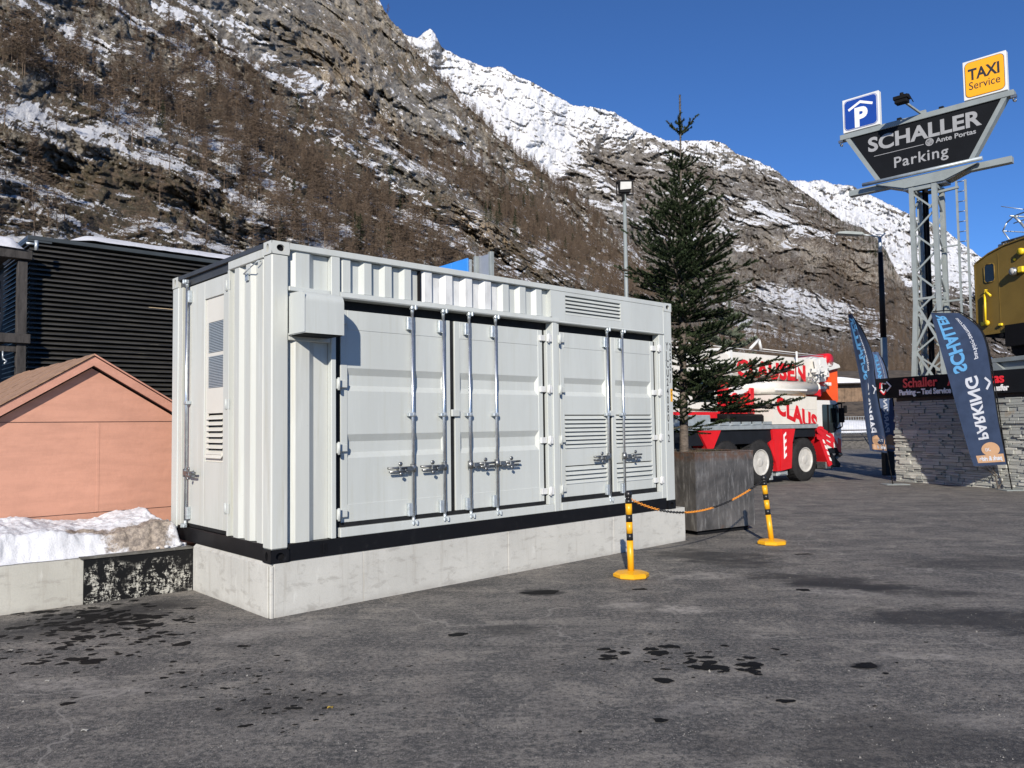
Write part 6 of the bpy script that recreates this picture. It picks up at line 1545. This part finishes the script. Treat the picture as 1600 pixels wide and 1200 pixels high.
# cab
b = B(); b.prism([(.75, 1.36), (.75, 2.22), (.82, 2.27), (1.70, 2.27), (1.84, 2.15), (1.95, 1.50), (1.96, .92), (1.2, .88), (1.08, 1.2), (.98, 1.36)], 0, 2.3); cab = b.out('cab', M['white'], cr)
b = B(); b.prism([(.985, 1.36), (.985, 2.12), (1.02, 2.15), (1.72, 2.15), (1.80, 2.05), (1.86, 1.62), (1.62, 1.34), (1.2, 1.30)], -.008, -.001); b.out('side_window', M['glass'], cab)
b = B(); b.prism([(.03, 1.5), (2.27, 1.5), (2.2, 2.15), (.1, 2.15)], 1.90, 1.96, 'x', mp=lambda x, y, z: (x-(z-1.5)*.16+.015, y, z)); b.out('windscreen', M['glass'], cab)
b = B(); b.box(1.24, 1.30, -.02, -.008, 1.32, 2.14); b.out('window_pillar', M['black'], cab)
b = B(); b.prism([(1.36, .95), (1.50, .95), (1.50, 1.36), (1.36, 1.36)], -.006, -.0005); b.out('grey_stripe', M['alu'], cab)
b = B(); b.box(1.72, 1.80, -.22, -.06, 1.62, 2.05, .02); b.path([(1.7, 0, 2.15), (1.78, -.14, 2.18), (1.78, -.14, 1.5), (1.7, 0, 1.42)], .02, 6); b.box(2.0, 2.06, -.16, -.05, 1.9, 2.12, .02); b.path([(1.8, 0, 2.2), (2.03, -.1, 2.2)], .018, 6); b.out('mirror', M['black'], cab)
b = B(); b.lathe([(.01, -.09), (.07, -.07), (.08, 0)], (1.72, 0, 1.32), 'y', 14); b.out('marker_lamp', M['lampglass'], cab)
b = B(); b.box(1.0, 1.97, .05, 2.25, .72, .88, .01); b.prism([(1.5, .40), (1.98, .30), (2.03, .40), (1.6, .72)], .1, .4); b.box(1.15, 1.6, .1, .5, .28, .42, .01); b.out('bumper', M['chassis'], cab)
b = B(); b.tube((1.62, .2, .42), (2.02, .15, .68), .07, 10); b.tube((1.98, .15, .66), (2.06, .12, .72), .09, 10); b.box(1.1, 1.35, .0, .3, .30, .5, .01); b.out('tow_coupling', M['darkmetal'], cab)
b = B(); b.lathe([(.001, .12), (.05, .10), (.065, .05), (.065, 0)], (1.02, .6, 2.30), 'z', 12); b.out('beacon', M['beacon'], cr)
b = B(); b.box(.78, 1.2, .3, 1.9, 2.27, 2.31); b.path([(1.0, .3, 2.3), (1.1, .3, 2.38), (1.6, .5, 2.38)], .02, 6); b.out('roof_rack', M['black'], cr)
# superstructure
b = B(); b.prism([(-3.1, 1.9), (-1.4, 1.9), (-1.5, 2.22), (-1.9, 2.40), (-2.3, 2.55), (-2.6, 2.75), (-3.1, 2.75)], .55, 1.9); b.out('turntable_body', M['red'], cr)
b = B(); b.prism([(-5.2, 1.95), (-3.12, 1.95), (-3.12, 2.78), (-3.6, 2.84), (-5.2, 2.84)], .45, 1.9); b.out('crane_cabin', M['cream'], cr)
b = B(); b.prism([(-4.1, 2.2), (-3.25, 2.2), (-3.25, 2.7), (-4.1, 2.74)], .442, .449); b.out('cabin_window', M['glass'], cr)
b = B(); b.box(-5.1, -3.2, .40, .60, 1.78, 1.94, .01); b.box(-3.0, -2.6, .46, .54, 2.0, 2.3, .01); b.box(-2.4, -2.0, .46, .54, 2.02, 2.2, .01); b.out('machinery_cover', M['red'], cr)
b = B(); b.box(-3.0, -1.45, .2, 1.6, 1.64, 1.88, .05); b.out('turntable_shadow_gap', M['black'], cr)
b = B()
for k in range(4): b.tube((-2.9+k*.4, .48, 1.9), (-2.9+k*.4, .48, 2.45), .018, 6)
b.tube((-2.9, .48, 2.45), (-1.7, .48, 2.45), .018, 6); b.box(-1.8, -1.6, .4, .6, 1.95, 2.6, .02); b.lathe([(.02, -.05), (.16, -.05), (.16, .05), (.02, .05)], (-2.4, .48, 2.3), 'y', 14); b.out('hand_rail', M['red'], cr)
# boom: box section tapering, over the deck toward the cab
def boomsec(b, x0, x1, y0, y1, z0, z1, z0b=None, z1b=None):
    z0b = z0 if z0b is None else z0b; z1b = z1 if z1b is None else z1b; r = .10
    def prof(z0, z1): return [(y0, z0+r*1.6), (y0+r*1.4, z0), (y1-r*1.4, z0), (y1, z0+r*1.6), (y1, z1-r), (y1-r, z1), (y0+r, z1), (y0, z1-r)]
    A_ = [b.bm.verts.new((x0, y, z)) for y, z in prof(z0, z1)]; B_ = [b.bm.verts.new((x1, y, z)) for y, z in prof(z0b, z1b)]
    b.bm.faces.new(A_); b.bm.faces.new(B_[::-1])
    for i in range(8): b.bm.faces.new((A_[(i+1) % 8], A_[i], B_[i], B_[(i+1) % 8]))
b = B(); boomsec(b, -8.0, 1.55, .55, 1.35, 2.88, 3.66, 2.82, 3.53); b.out('boom', M['cream'], cr)
b = B(); boomsec(b, 1.56, 1.95, .50, 1.40, 2.74, 3.60); b.out('boom_collar', M['white'], cr)
b = B(); boomsec(b, -2.45, -2.35, .52, 1.38, 2.80, 3.70); b.out('boom_collar', M['white'], cr)
b = B(); b.tube((-2.1, .62, 2.62), (1.55, .62, 2.66), .19, 18); b.tube((1.55, .62, 2.66), (2.1, .62, 2.68), .13, 14); b.out('luffing_cylinder', M['cream'], cr)
b = B(); b.prism([(-2.5, 2.6), (-1.6, 2.75), (-1.0, 2.78), (-1.6, 2.60), (-2.2, 2.38), (-2.6, 2.40)], .45, .58); b.box(-.6, .9, .40, .44, 2.55, 2.60); b.out('cylinder_bracket', M['white'], cr)
b = B(); b.lathe([(.02, -.1), (.20, -.1), (.22, 0), (.20, .9), (.02, .9)], (2.15, .5, 3.50), 'y', 20); b.prism([(1.55, 2.45), (1.75, 2.40), (2.15, 2.9), (2.3, 3.4), (2.1, 3.5), (1.95, 2.95)], .5, .62); b.out('boom_head', M['red'], cr)
b = B(); b.prism([(1.40, 3.50), (1.75, 3.58), (2.65, 3.38), (2.70, 3.30), (1.9, 3.16), (1.5, 3.1)], .40, .48); b.tube((1.5, .5, 2.95), (2.5, .5, 3.3), .035, 8)
for k in range(14): q = random.uniform(1.1, 2.1); h = random.uniform(2.7, 3.4); b.box(q, q+random.uniform(.05, .16), .38, .54, h, h+random.uniform(.05, .16), .01)
b.out('jib_bracket', M['white'], cr)
b = B()
random.seed(12)
for k in range(9): q = random.uniform(1.0, 2.0); h = random.uniform(2.65, 3.2); b.box(q, q+random.uniform(.04, .1), .365, .40, h, h+random.uniform(.05, .12), .01)
b.out('head_fittings', M['darkmetal'], cr)
b = B(); b.prism([(2.05, 2.62), (2.62, 2.20), (2.78, 2.30), (2.78, 3.34), (2.36, 3.34), (2.30, 2.9)], .55, 1.3); b.prism([(2.5, 2.2), (2.6, 1.98), (2.85, 1.9), (2.9, 2.2), (2.78, 2.32)], .7, 1.1); b.out('hook_block', M['orange'], cr)
b = B(); b.path([(-1.6, .5, 3.68), (-1.2, .5, 3.95), (-1.1, .5, 3.68)], .04, 8); b.path([(-1.1, .5, 3.70), (2.3, .5, 3.62)], .012, 5); b.path([(-6, .7, 3.78), (2.4, .7, 3.60)], .010, 5); b.path([(.55, .48, 2.9), (.55, .48, 3.7)], .03, 6); b.path([(2.5, .9, 3.3), (3.3, .9, 2.95)], .012, 5); b.out('cables', M['white'], cr)
b = B(); b.path([(2.7, .8, 2.2), (2.95, .7, 2.05), (2.9, .7, 1.95)], .018, 6); b.out('hoses', M['black'], cr)
def span_text(body, x0, x1, fn, **k):
    me = text_mesh(body, size=1, **k); w = max(v.co.x for v in me.vertices)
    for v in me.vertices: v.co = Vector(fn(x0+(x1-x0)*v.co.x/w, v.co.y/.72, v.co.z))
    return link_mesh('lettering', me, M['red'], cr)
span_text('CLAUSEN', -2.15, 1.08, lambda x, y, z: (x, .547-z, 2.90+.44*y-(x+.5)*.02), bold=.05, space=1.08, extrude=.003)
span_text('CLAUS', -1.22, .70, lambda x, y, z: (x, -.014-z, max(1.605, 1.93-.30*(x+1.22)+.46*y)), bold=.05, space=1.08, extrude=.003)
span_text('EN', .98, 1.90, lambda x, y, z: (x, -.010-z, 1.15-.36*(x-.98)+.36*y-.06), bold=.06, extrude=.002)
span_text('S', .60, .97, lambda x, y, z: (x, -.052-z, 1.16+.36*y), bold=.05, extrude=.002)

# ------------------------------------------------------------------ barn, snow field, fence, bank behind the road
bp = atY(1345, 626, 90)
bn = empty('timber_barn', (bp.x-4.2, 90, bp.z), -.25, label='brown timber barn with snow on its roof behind the crane cab', cat='barn')
for k in range(26):
    b = B(); b.box(-5+k*.36, -5+k*.36+.345, .02*(k % 2), .08+.02*(k % 2), -.5, 1.85); b.out('board', M['barnwood'], bn)
b = B(); b.box(-5, 4.3, .12, 9, -1.2, 1.84); b.out('wall', M['barnwood'], bn)
b = B(); b.box(-5.6, 4.9, -.9, 10, 1.86, 2.0); b.out('roof', M['timber'], bn)
b = B(); b.prism([(-5.6, 2.003), (4.8, 2.003), (4.2, 2.3), (2, 2.65), (-2, 2.85), (-5.6, 2.8)], -.85, 9.9); b.out('roof_snow', M['snow'], bn)
nx, ny = 120, 50; X, Y = np.meshgrid(np.linspace(10, 90, nx), np.linspace(62, 130, ny))
Zs = -.3+(bp.z+.1)*sst(Y, 62, 88)+6*sst(Y, 92, 130)+.5*fbm(X*.08, Y*.08, 5, 61)*sst(Y, 62, 75)+.15*fbm(X*.5, Y*.5, 4, 62)
link_mesh('hill', np_mesh('hill', np.stack([X, Y, Zs], -1).reshape(-1, 3), grid_faces(ny, nx), True), simple('winter_meadow', (.10, .075, .05), .95, 0, .35, 1.2, .8, 6, dirt=(.16, .13, .10), dirt_amt=.8), kind='structure')
nx, ny = 140, 30; X, Y = np.meshgrid(np.linspace(4, 60, nx), np.linspace(47, 60, ny))
Zs = -.1+1.75*sst(Y, 50, 53.5)+.25*fbm(X*.15, Y*.2, 4, 81)+.05*fbm(X, Y, 3, 83)
link_mesh('snow_field', np_mesh('snow', np.stack([X, Y, Zs], -1).reshape(-1, 3), grid_faces(ny, nx), True), M['snow'], kind='structure')
X, Y = np.meshgrid(np.linspace(4, 60, nx), np.linspace(46, 50.8, ny))
Zs = -.05+.95*sst(Y, 46, 48.5)+.10*fbm(X*.5, Y*.5, 4, 91)
link_mesh('gravel_bank', np_mesh('bank', np.stack([X, Y, Zs], -1).reshape(-1, 3), grid_faces(ny, nx), True), M['gravel'], kind='structure')
fe = empty('wire_fence', (14, 46.8, 0), 0, label='grey wire mesh fence in front of the snow field', cat='fence')
b = B()
for k in range(0, 140): b.bar((k*.15, 0, .9), (k*.15, 0, 1.9), .012, .012)
for z in (.95, 1.2, 1.45, 1.7, 1.9): b.bar((0, 0, z), (21, 0, z), .014, .014)
b.out('mesh_panel', M['zincdull'], fe)
for k in range(9):
    b = B(); b.bar((k*2.4, .02, .2), (k*2.4, .02, 2.05), .07, .07); b.out('post', M['timber'], fe)
b = B(); b.bar((0, -.02, .75), (20, -.02, .75), .05, .07); b.bar((0, -.02, 1.1), (20, -.02, 1.1), .05, .07); b.out('rail', M['timber'], fe)
